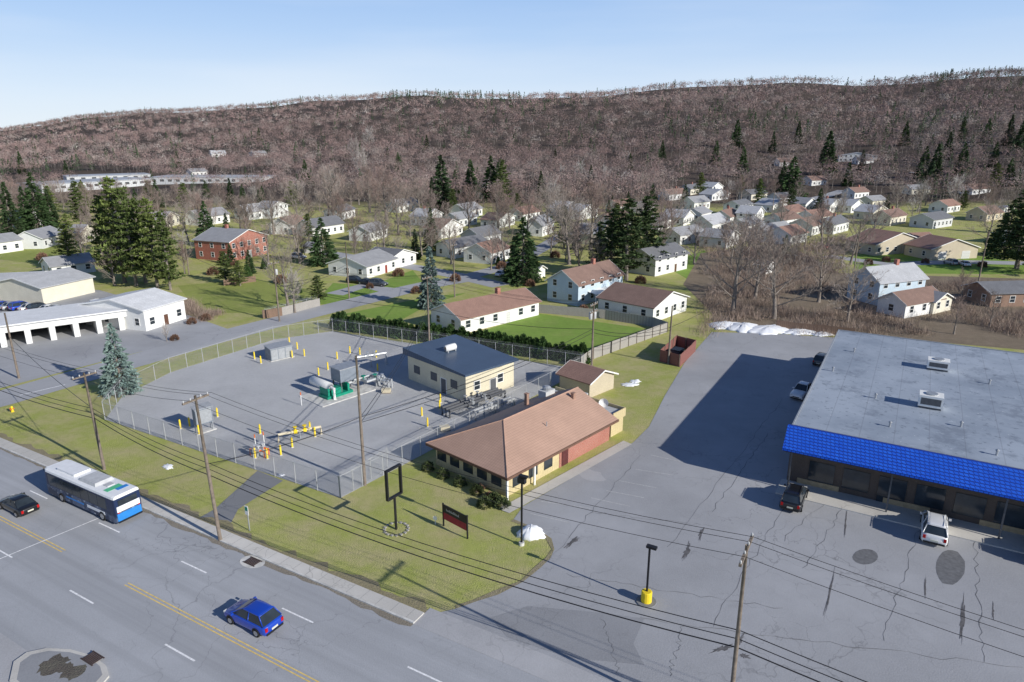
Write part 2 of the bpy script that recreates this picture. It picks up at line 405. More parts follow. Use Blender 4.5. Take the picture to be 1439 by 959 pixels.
# lot patches and stains
def blob(u,v,ru,rv,m,name,label,z=.03,irr=.15,n=18,rot=0):
    pts=[]
    for k in range(n):
        an=2*math.pi*k/n;q=1+random.uniform(-irr,irr)
        du,dv=math.cos(an)*ru*q,math.sin(an)*rv*q
        cr,sr=math.cos(rot),math.sin(rot)
        p=P(u+du*cr-dv*sr,v+du*sr+dv*cr);pts.append((p.x,p.y,z))
    struct(name,MB().poly(pts).mesh(name,m),label,'ground')
blob(1216,783,18,11,M_PATCH,'asphalt_patch','round dark asphalt patch on the lot',irr=.03)
blob(1335,798,21,25,M_PATCH,'asphalt_patch','rounded dark asphalt patch on the lot',irr=.05)
for i,(u,v,a,b,r) in enumerate(((965,775,3,13,.35),(805,762,12,2.5,-.6),(1165,835,1.5,28,.22),(1352,872,2.5,26,.05),(1188,735,1.2,16,.1),(1015,912,14,3,-.3),(1395,860,1.5,10,0),(1300,825,1.2,12,0),(1045,922,8,3,.2),(1040,900,3,9,.5),(985,750,2,10,.3))):
    blob(u,v,a,b,M_OIL,'oil_stain','dark oily stain on the asphalt',irr=.6,rot=r,z=.031,n=34)
sheet('asphalt_patch',[(690,868),(742,852),(850,862),(905,870),(890,905),(905,935),(800,925),(712,896)],.027,M_REPAIR,'large worn repaired area at lot entrance',excl=False)
for a,b in(((795,808),(1100,856)),((940,770),(1100,560)),((770,790),(900,640)),((900,870),(1439,940)),((1100,760),(1230,640)),((1000,720),(1080,610)),((1130,800),(1200,690)),((1240,900),(1290,745)),((1380,930),(1370,760)),((1000,880),(1110,700)),((830,720),(1000,740)),((845,870),(870,950)),((960,880),(940,950)),((1130,690),(1439,770))):
    a_=P(*a);b_=P(*b);d=(b_-a_);n=Vector((-d.y,d.x,0)).normalized()
    L=[];R=[]
    for i in range(26):
        q=a_+d*i/25+n*random.uniform(-.2,.2);w=random.uniform(.005,.035);L.append((q.x+n.x*w,q.y+n.y*w,.032));R.append((q.x-n.x*w,q.y-n.y*w,.032))
    struct('crack_seal',MB().poly(L+R[::-1]).mesh('cs',M_PATCH),'thin tar sealed crack across the asphalt','ground')
sheet('concrete_path',[(700,716),(716,722),(888,625),(876,620)],.06,M_CONC,'pale concrete walk along the restaurant wall','path')
blob(830,668,22,8,M_PATCHL,'concrete_patch','pale patched area in front of the entrance',rot=.3)
blob(355,790,18,9,M_CONC2,'drain_apron','concrete surround of roadside drain',z=.029,irr=.02)
# lawns
sheet('backyard_lawn',[(668,468),(757,441),(905,462),(838,497),(760,492)],.012,M_GRASS_B,'bright green fenced backyard lawn','lawn')
sheet('front_lawn',[(480,442),(600,418),(655,412),(600,430),(560,452)],.01,M_GRASS_B,'green lawn beside the side street','lawn')
sheet('front_lawn',[(468,398),(520,402),(580,380),(600,404),(480,428),(440,428)],.01,M_GRASS_B,'green lawn in front of a white house','lawn')
sheet('front_lawn',[(250,402),(360,392),(460,412),(370,440),(280,440)],.011,M_GRASS_L,'sunny lawn behind the commercial lot','lawn')
sheet('front_lawn',[(930,372),(990,352),(1010,375),(965,392)],.01,M_GRASS_B,'green lawn beside a white house','lawn')
sheet('front_lawn',[(1190,362),(1240,352),(1400,362),(1439,372),(1439,386),(1210,384)],.01,M_GRASS_B,'green lawn in front of ranch houses','lawn')
sheet('front_lawn',[(0,345),(60,335),(140,355),(60,372),(0,365)],.01,M_GRASS_L,'lawn between scattered houses','lawn')
sheet('leaf_litter_ground',[(1005,462),(1000,440),(960,400),(985,356),(1100,340),(1180,384),(1439,392),(1560,400),(1560,510),(1439,492),(1190,470)],.014,M_LITTER,'brown leaf covered ground under bare trees','ground',excl=False)
# ---------------------------------------------------------------- trees
def jit(v,s): return v+Vector((random.uniform(-s,s),random.uniform(-s,s),random.uniform(-s,s)))
def bare_mesh(seed,upright=.5,nl=9,tint=(.25,.185,.16)):
    random.seed(seed);tb=MB();cb=MB()
    Ht=14.
    def seg(p,d,L,r,n,w,lift):
        pts=[p.copy()];dd=d.copy()
        for i in range(n):
            dd=(jit(dd,w)+Vector((0,0,lift))).normalized();pts.append(pts[-1]+dd*L/n)
        return pts,dd
    trunk,dd=seg(Vector((0,0,-.3)),Vector((random.uniform(-.05,.05),random.uniform(-.05,.05),1)),Ht*.78,.3,7,.08,.1)
    rr=[.32*(1-.85*i/7)+.02 for i in range(8)];rr[0]=.42
    tb.tube(trunk,rr,7)
    def at(pts,f):
        x=f*(len(pts)-1);i=min(int(x),len(pts)-2);return pts[i].lerp(pts[i+1],x-i)
    for a in range(nl+5):
        f=.22+.78*a/(nl+4);p=at(trunk,f);az=a*2.4+random.uniform(-.4,.4)
        L=Ht*(.50-.26*f)*random.uniform(.8,1.25)*(1.15-upright*.4)
        el=upright+random.uniform(-.1,.3)+(f-.3)*.4
        d=Vector((math.cos(az)*math.cos(el),math.sin(az)*math.cos(el),math.sin(el)))
        r=.14*(1.1-f*.7)
        l1,_=seg(p,d,L,r,5,.13,.07);tb.tube(l1,[r*(1-.8*i/5) for i in range(6)],5,cap=False)
        for b in range(6):
            g=.25+.75*b/5;p2=at(l1,g);d2=(jit(d,.75)+Vector((0,0,.35))).normalized();L2=L*random.uniform(.35,.6)*(1.2-g*.4);r2=r*.38
            l2,_=seg(p2,d2,L2,r2,3,.16,.08);tb.tube(l2,[r2*(1-.75*i/3) for i in range(4)],4,cap=False)
            for c_ in range(5):
                g3=.2+.8*c_/4;p3=at(l2,g3);d3=(jit(d2,.8)+Vector((0,0,.25))).normalized();L3=L2*random.uniform(.4,.7)
                l3,_=seg(p3,d3,L3,.02,2,.2,.06)
                for q0,q1 in((0,1),(1,2)):
                    w_=(l3[1]-l3[0]).cross(jit(Vector((0,0,0)),1)).normalized()*.026;cb.poly([l3[q0]-w_,l3[q0]+w_,l3[q1]+w_*.6])
                for e in range(5):
                    p4=at(l3,random.uniform(.1,1));d4=(jit(d3,.8)+Vector((0,0,.2))).normalized();L4=random.uniform(.5,1.2)
                    q=d4.cross(jit(Vector((0,0,0)),1)).normalized()*.021
                    cb.poly([p4-q,p4+q,p4+d4*L4])
    tm=tb.mesh('trunk',M_BARK,True);cm=cb.mesh('crown',M_TWIG)
    at_=cm.attributes.new('tint','FLOAT_COLOR','POINT');n=len(cb.v)
    c=np.ones((n,4),np.float32);c[:,:3]=np.array(tint)*(1+rng.uniform(-.2,.2,(n,1)));at_.data.foreach_set('color',c.ravel())
    return tm,cm,max(v[2] for v in cb.v)
def leafquads(C,D,size,tint,tv=.3):
    n=len(C);R=rng.normal(size=(n,3));Pp=np.cross(D,R);Pp/=np.linalg.norm(Pp,axis=1,keepdims=True)+1e-9
    s=size.reshape(-1,1)
    V=np.stack([C-Pp*s*.45-D*s*.3,C+Pp*s*.45-D*s*.3,C+D*s],1)
    T=np.repeat(np.array(tint).reshape(1,3)*(1+rng.uniform(-tv,tv,(n,1))),3,axis=0)
    return V.reshape(-1,3),T
def spruce_mesh(seed,tint,Rm=.26,dens=1.,wob=.15):
    random.seed(seed);Ht=12.;C=[];D=[];S=[]
    tb=MB().tube([(0,0,-.3),(0,0,Ht*.5),(0,0,Ht*.97)],[.24,.14,.03],7)
    nw=30
    for i in range(nw):
        t=i/(nw-1);z=Ht*(.06+.93*t);R=Ht*Rm*(1-t)**.85+.12
        nb=int(6+9*(1-t))
        for b in range(nb):
            az=random.uniform(0,6.283);L=R*random.uniform(1-wob*2.2,1+wob);dr=random.uniform(.12,.4)*(1-t*.7)
            ca,sa=math.cos(az),math.sin(az)
            if L>1: tb.tube([(0,0,z),(ca*L*.8,sa*L*.8,z-dr*L*.8)],[.035,.01],3,cap=False)
            m=int((4+L*6)*dens)
            for k in range(m):
                g=random.uniform(.2,1)**.7;off=random.uniform(-.28,.28)*L*(1.1-g)*1.2
                x=ca*L*g-sa*off;y=sa*L*g+ca*off
                C.append((x,y,z-dr*L*g+random.uniform(-.15,.12)));dd=Vector((ca+random.uniform(-.6,.6),sa+random.uniform(-.6,.6),random.uniform(-.5,.25))).normalized();D.append(tuple(dd));S.append(random.uniform(.25,.5))
    for k in range(8): C.append((0,0,Ht*(.95+.006*k)));D.append((0,0,1));S.append(.35)
    V,T=leafquads(np.array(C),np.array(D),np.array(S),tint)
    return tb.mesh('trunk',M_BARK),np_mesh('crown',V,3,[M_NEEDLE],T),Ht*1.01
def pine_mesh(seed,tint):
    random.seed(seed);Ht=16.;C=[];D=[];S=[]
    tb=MB().tube([(0,0,-.3),(.1,.1,Ht*.5),(0,0,Ht*.95)],[.34,.2,.05],7)
    nb=70
    for i in range(nb):
        t=(i/nb);z=Ht*(.12+.86*t);az=i*2.4+random.uniform(-.5,.5)
        L=Ht*(.215*(1-t)**.75+.025)*random.uniform(.5,1.2)
        el=random.uniform(-.1,.3)
        ca,sa=math.cos(az),math.sin(az)
        tb.tube([(0,0,z),(ca*L*.5,sa*L*.5,z+math.sin(el)*L*.4),(ca*L,sa*L,z+math.sin(el)*L)],[.07,.04,.015],4,cap=False)
        nc=4 if t<.8 else 2
        for c in range(nc):
            g=.35+.65*c/max(1,nc-1);cx=ca*L*g+random.uniform(-.4,.4);cy=sa*L*g+random.uniform(-.4,.4);cz=z+math.sin(el)*L*g+random.uniform(0,.3);R=random.uniform(.4,.85)*(1-.45*t)
            for k in range(20):
                v=Vector((random.gauss(0,1),random.gauss(0,1),random.gauss(0,.6))).normalized()
                q=R*random.random()**.5
                C.append((cx+v.x*q,cy+v.y*q,cz+v.z*q*.5));D.append(tuple((v+Vector((0,0,.5))).normalized()));S.append(random.uniform(.22,.45))
    C=np.array(C)
    V,T=leafquads(C,np.array(D),np.array(S),tint,.4)
    return tb.mesh('trunk',M_BARK),np_mesh('crown',V,3,[M_NEEDLE],T),Ht*1.0
def shrub_mesh(seed,tint,cone=False):
    n=900
    D=rng.normal(size=(n,3));D/=np.linalg.norm(D,axis=1,keepdims=True);D[:,2]=np.abs(D[:,2])
    q=rng.uniform(.6,1,(n,1));C=D*q
    C*=1+.12*np.sin(D[:,:1]*7+seed)*np.cos(D[:,1:2]*6)
    if cone:
        t=rng.uniform(0,1,n);az=rng.uniform(0,6.283,n);r=(.42*(1-t)**.6*rng.uniform(.6,1,n))
        C=np.stack([np.cos(az)*r,np.sin(az)*r,t],1);D=np.stack([np.cos(az)*.6,np.sin(az)*.6,np.full(n,.8)],1)+rng.normal(size=(n,3))*.3
        D/=np.linalg.norm(D,axis=1,keepdims=True)
    V,T=leafquads(C,D,rng.uniform(.1,.2,n)*(.8 if cone else 1),tint)
    st=MB().tube([(0,0,-.05),(0,0,.5)],[.05,.03],5)
    return st.mesh('stem',M_BARK),np_mesh('foliage',V,3,[M_NEEDLE],T),1.
PR={'bare':[bare_mesh(s,u,n,t) for s,u,n,t in((1,.55,9,(.30,.245,.215)),(2,.75,8,(.29,.22,.195)),(3,.45,10,(.33,.285,.25)),(4,.65,11,(.28,.205,.18)),(5,.9,9,(.26,.205,.185)))],
 'birch':[bare_mesh(11,.85,9,(.46,.42,.39)),bare_mesh(12,.7,8,(.48,.45,.42))],
 'spruce':[spruce_mesh(21,(.042,.07,.03),.22),spruce_mesh(22,(.05,.088,.034),.27),spruce_mesh(23,(.036,.06,.028),.19)],
 'blue':[spruce_mesh(31,(.175,.245,.225),.27,1.1,.1)],
 'pine':[pine_mesh(41,(.13,.165,.05)),pine_mesh(42,(.10,.135,.044)),pine_mesh(43,(.06,.092,.038))]}
LAB={'bare':('bare_tree','leafless grey brown deciduous tree in a neighbourhood yard','tree','leafless trees around the houses'),
 'birch':('bare_tree','pale leafless tree with silvery upright branches','tree','pale leafless trees'),
 'spruce':('spruce_tree','dark green conical spruce tree','tree','dark spruce trees'),
 'blue':('spruce_tree','blue green conical spruce tree beside the street','tree',None),
 'pine':('pine_tree','tall feathery green pine tree with layered branches','tree','tall pine trees')}
def tree(kind,loc,h,var=None,rz=None,wide=1.,label=None):
    ps=PR[kind];tm,cm,u=ps[(var if var is not None else random.randrange(len(ps)))%len(ps)]
    n,l,c,g=LAB[kind];o=thing(n,label or l,c,loc,rz if rz is not None else random.uniform(0,6.28),g)
    s=h/u;o.scale=(s*wide,s*wide,s);part(o,'trunk',tm);part(o,'crown',cm);return o
random.seed(5)
def tpx(kind,u,v,hpx,var=None,wide=1.,label=None):
    p=P(u,v);h=ztop(p,v-hpx)-p.z;return tree(kind,p,h,var,wide=wide,label=label)
tpx('blue',172,552,98,0,1.0,'blue green spruce tree standing beside the gravel yard');tpx('blue',606,432,86,0,.9,'blue green spruce tree beside a dirt drive')
for a in((20,334,78,0),(58,330,88,1),(40,322,60,0),(76,326,60,0),(622,300,82,2,1.3),(606,352,60,0),(735,397,92,1,1.2),(722,392,60,0),(690,285,66,1),(662,282,58,1),(455,372,66,1,1.3),(1160,246,62,0,1.2),(1034,208,40,1),(1110,280,60,1,1.4),(1098,270,44,0),(1310,262,60,0),(1296,250,45,1),(1439,330,62,0),(1410,360,80,1,1.2),(1042,250,44,1),(1120,205,35,0),(1432,216,52,1),(1150,300,36,1),(830,262,30,0),(1385,200,34,1),(32,245,32,0),(95,250,25,0),(430,256,32,1),(885,240,25,0),(1210,240,30,2),(325,372,30,1),(352,385,34,1),(470,268,22,2),(1245,298,26,0),(365,200,20,0),(760,280,40,2),(745,372,35,0),(1270,205,34,1),(1330,225,40,0),(1350,245,44,1),(1395,235,36,0),(1415,205,44,2),(1005,232,34,1),(1085,215,30,0),(700,268,40,0),(640,272,34,1),(1190,262,34,1),(1415,262,40,1),(560,240,26,1),(930,225,28,0),(780,235,26,2),(250,235,22,1),(600,210,20,0)):
    tpx('spruce',*a)
for a in((176,398,150,0,.9),(192,402,140,1,.85),(158,392,118,1,.9),(150,352,75,1,1.),(222,406,128,0,.95),(240,408,112,1,.9),(205,398,120,1,1.),(115,320,66,1,1.),(100,350,50,0,1.2),(880,394,115,2,1.4),(858,388,95,2,1.3),(905,380,104,2,1.4),(842,382,70,2,1.3),(706,286,62,1,1.1),(1350,200,35,2,1.),(318,398,45,1,1.5),(338,402,36,0,1.5),(448,425,38,1,1.8),(100,382,66,0,1.2),(865,345,60,1,1.2),(1110,300,40,2,1.3),(1428,378,112,2,1.5),(1450,385,100,2,1.4)):
    tpx('pine',*a)
for a in((405,430,95,2),(162,402,62,0),(545,318,92,3,1.2),(560,330,80,0,1.1),(470,318,95,0,1.1),(800,372,105,2,1.2),(830,352,105,3,1.2),(815,388,90,4),(1030,440,150,0,1.1),(1088,448,135,2,1.1),(1060,420,110,3,1.1),(1150,425,100,0,1.1),(1190,452,90,2,1.1),(700,330,80,1,1.2),(540,350,60,0,1.2),(260,385,50,3),(1340,470,60,1),(1390,460,56,0),(560,370,40,2),(385,330,70,0,1.2),(300,330,55,1),(265,340,60,2,1.2),(215,330,60,3),(130,335,55,4),(690,380,60,2),(930,350,75,3,1.2),(975,372,70,0,1.1),(945,330,70,2,1.2),(1050,372,80,0,1.1),(1195,372,75,2,1.2),(840,390,60,0),(790,340,80,0,1.2),(520,300,75,1,1.2),(610,330,70,4,1.2),(1350,425,50,3,1.1),(770,330,75,2,1.2),(660,325,70,3,1.1),(1095,330,64,1,1.2),(1225,345,70,0,1.2),(420,320,70,2,1.2),(590,310,70,0,1.2),(740,335,72,3,1.2),(870,335,72,1,1.2),(905,345,70,2,1.2),(1155,345,72,4,1.2),(1385,345,70,2,1.1),(345,330,60,4,1.2),(500,345,60,3,1.1)):
    tpx('bare',*a)
for a in((510,262,62,0),(790,262,35,0),(815,262,40,1),(850,265,38,0),(520,215,40,1),(1290,298,50,1),(415,440,70,0),(1180,310,50,0),(1340,292,50,1),(465,290,62,1),(500,240,55,0),(780,300,50,1),(235,480,30,0)):
    tpx('birch',*a)
# ---------------------------------------------------------------- houses
WC={'white':(.82,.82,.8),'pale grey':(.62,.63,.64),'cream':(.74,.70,.58),'pale blue':(.54,.65,.74),'tan':(.56,.49,.37),'light':(.75,.76,.75),'brown':(.29,.19,.14)}
RC={'brown':(.28,.185,.15),'grey':(.36,.365,.38),'dark grey':(.2,.205,.22),'red brown':(.35,.215,.17),'pale grey':(.52,.53,.55),'white':(.78,.79,.8)}
M_BRICK=m_brick('red brick',(.42,.14,.10),(.34,.115,.08),(.48,.41,.36),3.)
def wm(w): return M_BRICK if w=='red brick' else m_lines(w+' siding',WC[w],.2,.15)
def rm(r): return m_lines(r+' shingle roof',RC[r],.12,.3,var=.15)
_win={}
def winmesh(w,h):
    k=(w,h)
    if k not in _win:
        mb=MB();t=.09
        mb.box(-w/2-t,-.06,-t,w/2+t,-.003,0,0).box(-w/2-t,-.06,h,w/2+t,-.003,h+t,0).box(-w/2-t,-.06,.0,-w/2,-.003,h,0).box(w/2,-.06,0,w/2+t,-.003,h,0)
        mb.box(-w/2,-.045,h/2-.03,w/2,-.03,h/2+.03,0).box(-w/2,-.03,0,w/2,-.004,h,1)
        _win[k]=mb.mesh('window',[M_FRAME,M_GLASS])
    return _win[k]
_doors={}
def doormesh(w,h,m):
    k=(w,h,m.name)
    if k not in _doors:
        mb=MB().box(-w/2-.1,-.05,0,-w/2,-.003,h+.1,0).box(w/2,-.05,0,w/2+.1,-.003,h+.1,0).box(-w/2,-.05,h,w/2,-.003,h+.1,0).box(-w/2,-.035,0,w/2,-.004,h,1)
        _doors[k]=mb.mesh('door',[M_FRAME,m])
    return _doors[k]
M_DOORR=mat('red door paint',(.25,.04,.03),.5);M_DOORW=m_lines('white panel door',(.65,.65,.63),.5,.3);M_DOORB=mat('brown door',(.12,.06,.04),.5)
HN=[0]
def house(C,R,W,wh,rh,ridge,wall,roof,door=None,gar=0,chim=False,name='house',label=None,wins=True,o=.45,porch=False,keep=False):
    c=P(*C);r=P(*R);a=ang(c,r);L=(r-c).to_2d().length
    HN[0]+=1
    if c.y>185 and not keep and not label and name=='house':
        L=min(L,12+(HN[0]*37%5)*.9);W=min(W,7.6+(HN[0]*17%4)*.6);a+=math.radians((HN[0]*53%17)-8);rh+=.25*(HN[0]%3);wh+=.3
    two=wh>4
    lab=label or f"{'two storey ' if two else 'single storey '}{wall} house with {roof} gable roof"
    e=thing(name,lab,'house' if name=='house' else name.replace('_',' '),c,a)
    mb=MB().box(0,0,-1.5,L,W,wh)
    if ridge=='x':
        for x in(0,L): mb.poly([(x,0,wh),(x,W,wh),(x,W/2,wh+rh)])
    else:
        for y in(0,W): mb.poly([(0,y,wh),(L,y,wh),(L/2,y,wh+rh)])
    part(e,'wall',mb.mesh('wall',wm(wall)))
    rb=MB();t=.16
    if ridge=='x':
        k=rh/(W/2);z0=wh-o*k+.01
        def ring(x): return [(x,-o,z0),(x,W/2,wh+rh+.01),(x,W+o,z0),(x,W+o,z0+t),(x,W/2,wh+rh+.01+t),(x,-o,z0+t)]
        rb.loft([ring(-o),ring(L+o)])
    else:
        k=rh/(L/2);z0=wh-o*k+.01
        def ring(y): return [(-o,y,z0),(L/2,y,wh+rh+.01),(L+o,y,z0),(L+o,y,z0+t),(L/2,y,wh+rh+.01+t),(-o,y,z0+t)]
        rb.loft([ring(-o),ring(W+o)])
    ro=part(e,'roof',rb.mesh('roof',rm(roof)))
    for g_ in (-o-.04,(L if ridge=='x' else W)+o+.003):
        if ridge=='x':
            pr=[(-o,z0-.03),(W/2,wh+rh-.02),(W+o,z0-.03),(W+o,z0+t+.02),(W/2,wh+rh+t+.03),(-o,z0+t+.02)]
            fb=MB().loft([[(g_,y,z) for y,z in pr],[(g_+.037,y,z) for y,z in pr]])
        else:
            pr=[(-o,z0-.03),(L/2,wh+rh-.02),(L+o,z0-.03),(L+o,z0+t+.02),(L/2,wh+rh+t+.03),(-o,z0+t+.02)]
            fb=MB().loft([[(x,g_,z) for x,z in pr],[(x,g_+.037,z) for x,z in pr]])
        part(ro,'barge_board',fb.mesh('bb',M_FRAME))
    if chim:
        part(ro,'chimney',MB().box(-.4,-.4,-1.2,.4,.4,1.2).mesh('chimney',M_BRICK),(L*.65,W*.5,wh+rh) if ridge=='x' else (L*.5,W*.6,wh+rh))
    zs=[1.0]+([3.7] if two else [])
    if wins:
        for z in zs:
            n=max(1,int(L/3.1))
            for i in range(n):
                x=L*(i+.5)/n
                if door and z<2 and i==n//2: continue
                if gar and z<2: continue
                part(e,'window',winmesh(1.1,1.3),(x,0,z))
            n=max(1,int(W/3.4))
            for i in range(n): part(e,'window',winmesh(1.0,1.3),(0,W*(i+.5)/n,z),-math.pi/2)
            for i in range(n): part(e,'window',winmesh(1.0,1.3),(L,W*(i+.5)/n,z),math.pi/2)
    if door and not gar:
        n=max(1,int(L/3.1));part(e,'door',doormesh(1.,2.1,door),(L*(n//2+.5)/n,0,.0))
    for g in range(gar): part(e,'garage_door',doormesh(2.6,2.2,M_DOORW),(L*(g+.5)/gar,0,0))
    if porch:
        pb=MB().poly([(L*.2,-2.2,2.35),(L*.8,-2.2,2.35),(L*.8,0,2.7),(L*.2,0,2.7)]).box(L*.2,-2.2,2.2,L*.8,-2.1,2.35)
        for x in(.21,.5,.79): pb.box(L*x-.07,-2.15,0,L*x+.07,-2.01,2.2)
        part(e,'porch',pb.mesh('porch',M_FRAME))
    q=[c+xf(a)@Vector(p) for p in((-2,-2,0),(L+2,-2,0),(L+2,W+2,0),(-2,W+2,0))]
    EXCL.append([tuple(p) for p in q]);return e
house((648,470),(757,443),9,2.9,1.9,'x','white','red brown',M_DOORW,chim=True,label='long white bungalow with red brown roof beside a lawn')
house((812,431),(874,413),8.5,4.6,2.6,'x','pale blue','brown',M_DOORB,porch=True,chim=True,label='pale blue two storey house with brown roof and porch')
house((917,454),(964,437),13,3.0,2.1,'y','white','brown',label='white garage with brown roof behind the board fence',name='garage')
house((516,392),(558,379),12,3.1,2.0,'x','white','grey',M_DOORR,label='white single storey house with grey roof on a green lawn')
house((548,380),(585,370),9,2.9,1.8,'y','white','dark grey')
house((325,368),(378,356),13,5.6,2.6,'y','red brick','grey',M_DOORW,chim=True,label='two storey red brick house with grey roof and white trim')
house((920,389),(965,378),9,4.4,2.2,'x','light','dark grey',M_DOORB)
house((762,333),(800,323),9,3.6,2.2,'x','white','grey')
house((640,364),(690,352),8,3,1.8,'x','white','dark grey',M_DOORB)
house((675,348),(712,338),8,3.2,2,'x','pale grey','dark grey')
house((655,307),(690,300),9,3,2,'x','white','grey')
house((700,322),(728,314),8,3.,2,'y','light','brown')
house((975,296),(1042,288),9,3.4,2.2,'x','white','grey',M_DOORR)
house((1000,330),(1058,318),10,3.4,2.2,'x','white','pale grey')
house((1020,350),(1062,338),9,3,2.0,'y','white','grey')
house((1060,318),(1100,308),10,4.4,2.2,'y','white','pale grey')
house((1078,342),(1120,332),8,3.0,2.0,'x','white','grey')
house((1100,322),(1150,312),9,3.2,2.0,'x','white','brown')
house((1145,318),(1195,308),9,3.2,2.0,'x','white','red brown')
house((1130,298),(1165,292),9,3.2,2.0,'y','white','grey')
house((1040,305),(1070,299),9,4.4,2.0,'x','white','dark grey')
house((1228,360),(1296,354),11,3.4,3.0,'y','tan','red brown',M_DOORW,label='tan ranch house with red brown roof and front gable')
house((1306,366),(1372,363),10,3.2,2.6,'y','tan','red brown',gar=2,label='tan attached garage with two white doors',name='garage')
house((1288,351),(1314,350),8,2.9,1.8,'x','tan','red brown',keep=True)
house((1232,430),(1296,422),8,5.0,2.6,'x','pale blue','pale grey',M_DOORB,chim=True,label='pale blue two storey house among bare trees')
house((1270,448),(1322,438),6,2.9,1.8,'x','white','brown')
house((1310,322),(1358,312),9,3.2,2.0,'x','pale grey','dark grey')
house((1390,432),(1470,430),8,3,1.6,'x','brown','dark grey')
house((1385,312),(1425,306),8,3,2,'x','tan','brown')
house((0,357),(34,352),9,3.2,1.8,'x','white','grey')
house((62,350),(100,340),9,3.0,2.0,'x','light','grey')
house((112,344),(145,336),8,3.,2.,'y','cream','grey')
house((75,390),(135,382),8,2.8,1.8,'x','light','grey')
house((283,318),(330,310),9,3.2,2.2,'x','white','grey')
house((350,310),(398,303),9,3.2,2.2,'x','white','pale grey')
house((380,308),(420,300),8,4.4,2.2,'y','light','grey')
house((440,334),(492,325),9,3.2,2.2,'x','white','dark grey')
house((620,336),(660,328),8,3.2,2.2,'y','white','brown')
house((1178,228),(1232,226),10,4.5,2.4,'y','light','grey',keep=True)
house((1205,232),(1240,228),9,3.,2.,'x','white','dark grey')
house((298,222),(340,218),10,3.5,2.4,'x','white','pale grey')
house((358,222),(388,218),10,3.5,2.4,'x','white','grey')
house((270,248),(300,244),10,3.2,2.,'x','white','grey')
house((1095,235),(1125,232),9,3.2,2.2,'x','light','brown')
house((1225,292),(1255,288),8,3,2,'x','cream','grey')
house((860,322),(895,316),8,3,2,'x','white','brown')
house((560,300),(590,296),8,3,2,'x','white','grey')
house((900,302),(935,297),8,3,2,'x','light','dark grey')
house((1365,275),(1400,271),9,3,2,'x','white','brown')
house((1310,442),(1335,436),5,2.6,1.4,'y','cream','grey')
for i,(c_,r_) in enumerate((((955,345),(990,337)),((940,283),(965,279)),((1195,300),(1222,295)),((1055,283),(1085,279)),((1110,345),(1150,336)),((600,318),(630,311)),((520,340),(548,333)),((410,330),(440,323)),((230,322),(262,315)),((170,318),(200,312)),((735,312),(760,306)),((815,310),(842,304)),((1430,345),(1470,340)),((1250,318),(1285,312)),((1000,272),(1028,268)),((480,310),(508,304)),((690,372),(722,364)),((30,322),(60,316)),((1280,275),(1305,272)),((1140,262),(1160,260)),((1085,300),(1110,296)),((1170,330),(1200,322)),((1330,300),(1360,296)),((840,345),(865,338)),((985,312),(1010,307)),((1025,318),(1048,313)),((1000,283),(1025,279)),((1095,288),(1118,285)),((1112,310),(1135,305)),((1165,300),(1186,296)),((1050,330),(1076,324)),((1140,332),(1165,326)),((960,318),(985,312)),((970,275),(990,272)),((870,300),(892,296)),((790,305),(812,301)),((645,320),(668,315)),((1200,280),(1222,277)),((1225,310),(1250,306)),((925,325),(950,319)))):
    house(c_,r_,8+i%3,3.+.3*(i%2),2.,'xy'[i%3==2],('white','light','white','cream','white')[i%5],('grey','brown','pale grey','dark grey','red brown','pale grey')[i%6],chim=(i%4==1))
for c_,r_ in(((440,357),(455,353)),((1075,386),(1086,383)),((755,392),(766,389)),((1410,300),(1425,297))):
    house(c_,r_,3,2.2,.9,'y','white','grey',name='shed',label='small white garden shed with grey roof',wins=False)
# long industrial buildings far off
def hall(C,R,W,h,label,nw=14):
    c=P(*C);r=P(*R);a=ang(c,r);L=(r-c).to_2d().length
    e=thing('industrial_building',label,'industrial building',c,a)
    part(e,'wall',MB().box(0,0,-4,L,W,h).mesh('w',m_lines('white metal siding',(.6,.62,.63),1.2,.3,vert=True)))
    part(e,'roof',MB().box(-.3,-.3,h+.01,L+.3,W+.3,h+.5).mesh('r',mat('pale flat roof',(.4,.43,.47))))
    for i in range(nw): part(e,'window',winmesh(3,1.6),(L*(i+.5)/nw,0,h*.45))
    EXCL.append([tuple(c+xf(a)@Vector(p)) for p in((-3,-14,0),(L+3,-14,0),(L+3,W+3,0),(-3,W+3,0))])
hall((60,272),(215,260),30,5,'long white industrial building below the hill')
hall((212,260),(368,256),28,5,'long pale industrial building beside a field')
hall((95,257),(212,249),26,4,'low white warehouse at the foot of the hill',8)
# left commercial buildings
M_WSID=m_lines('white shop siding',(.78,.78,.76),.25,.12);M_WROOF=m_lines('white metal roof',(.78,.79,.8),.6,.1,vert=True)
c=P(-30,494);r=P(203,460);a=ang(c,r);L=(r-c).to_2d().length
e=thing('garage_building','long low white garage with open drive-through bays','garage',c,a)
nb=7;W=10
mb=MB()
for i in range(nb+1): mb.box(L*i/nb-.45,.02,0,L*i/nb+.45,W,2.5)
mb.box(-.45,W,0,L+.45,W+.25,3.7).box(-.45,0,2.503,L+.45,W-.003,3.7)
part(e,'wall',mb.mesh('w',M_WSID));part(e,'roof',MB().box(-.8,-.5,3.703,L+.7,W+.6,3.95).mesh('r',M_WROOF))
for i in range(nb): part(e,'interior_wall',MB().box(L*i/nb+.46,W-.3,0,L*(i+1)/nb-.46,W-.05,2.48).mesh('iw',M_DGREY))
EXCL.append([tuple(c+xf(a)@Vector(p)) for p in((-3,-3,0),(L+3,-3,0),(L+3,W+3,0),(-3,W+3,0))])
e=house((206,466),(262,448),15,4.0,1.5,'x','white','white',M_DOORB,label='white garage office with pale gable roof',name='garage_building',wins=True)
e=house((205,463),(225,456),13,3.2,.8,'y','white','white',label='white side bay of the garage with flat roof',name='garage_building',wins=False)
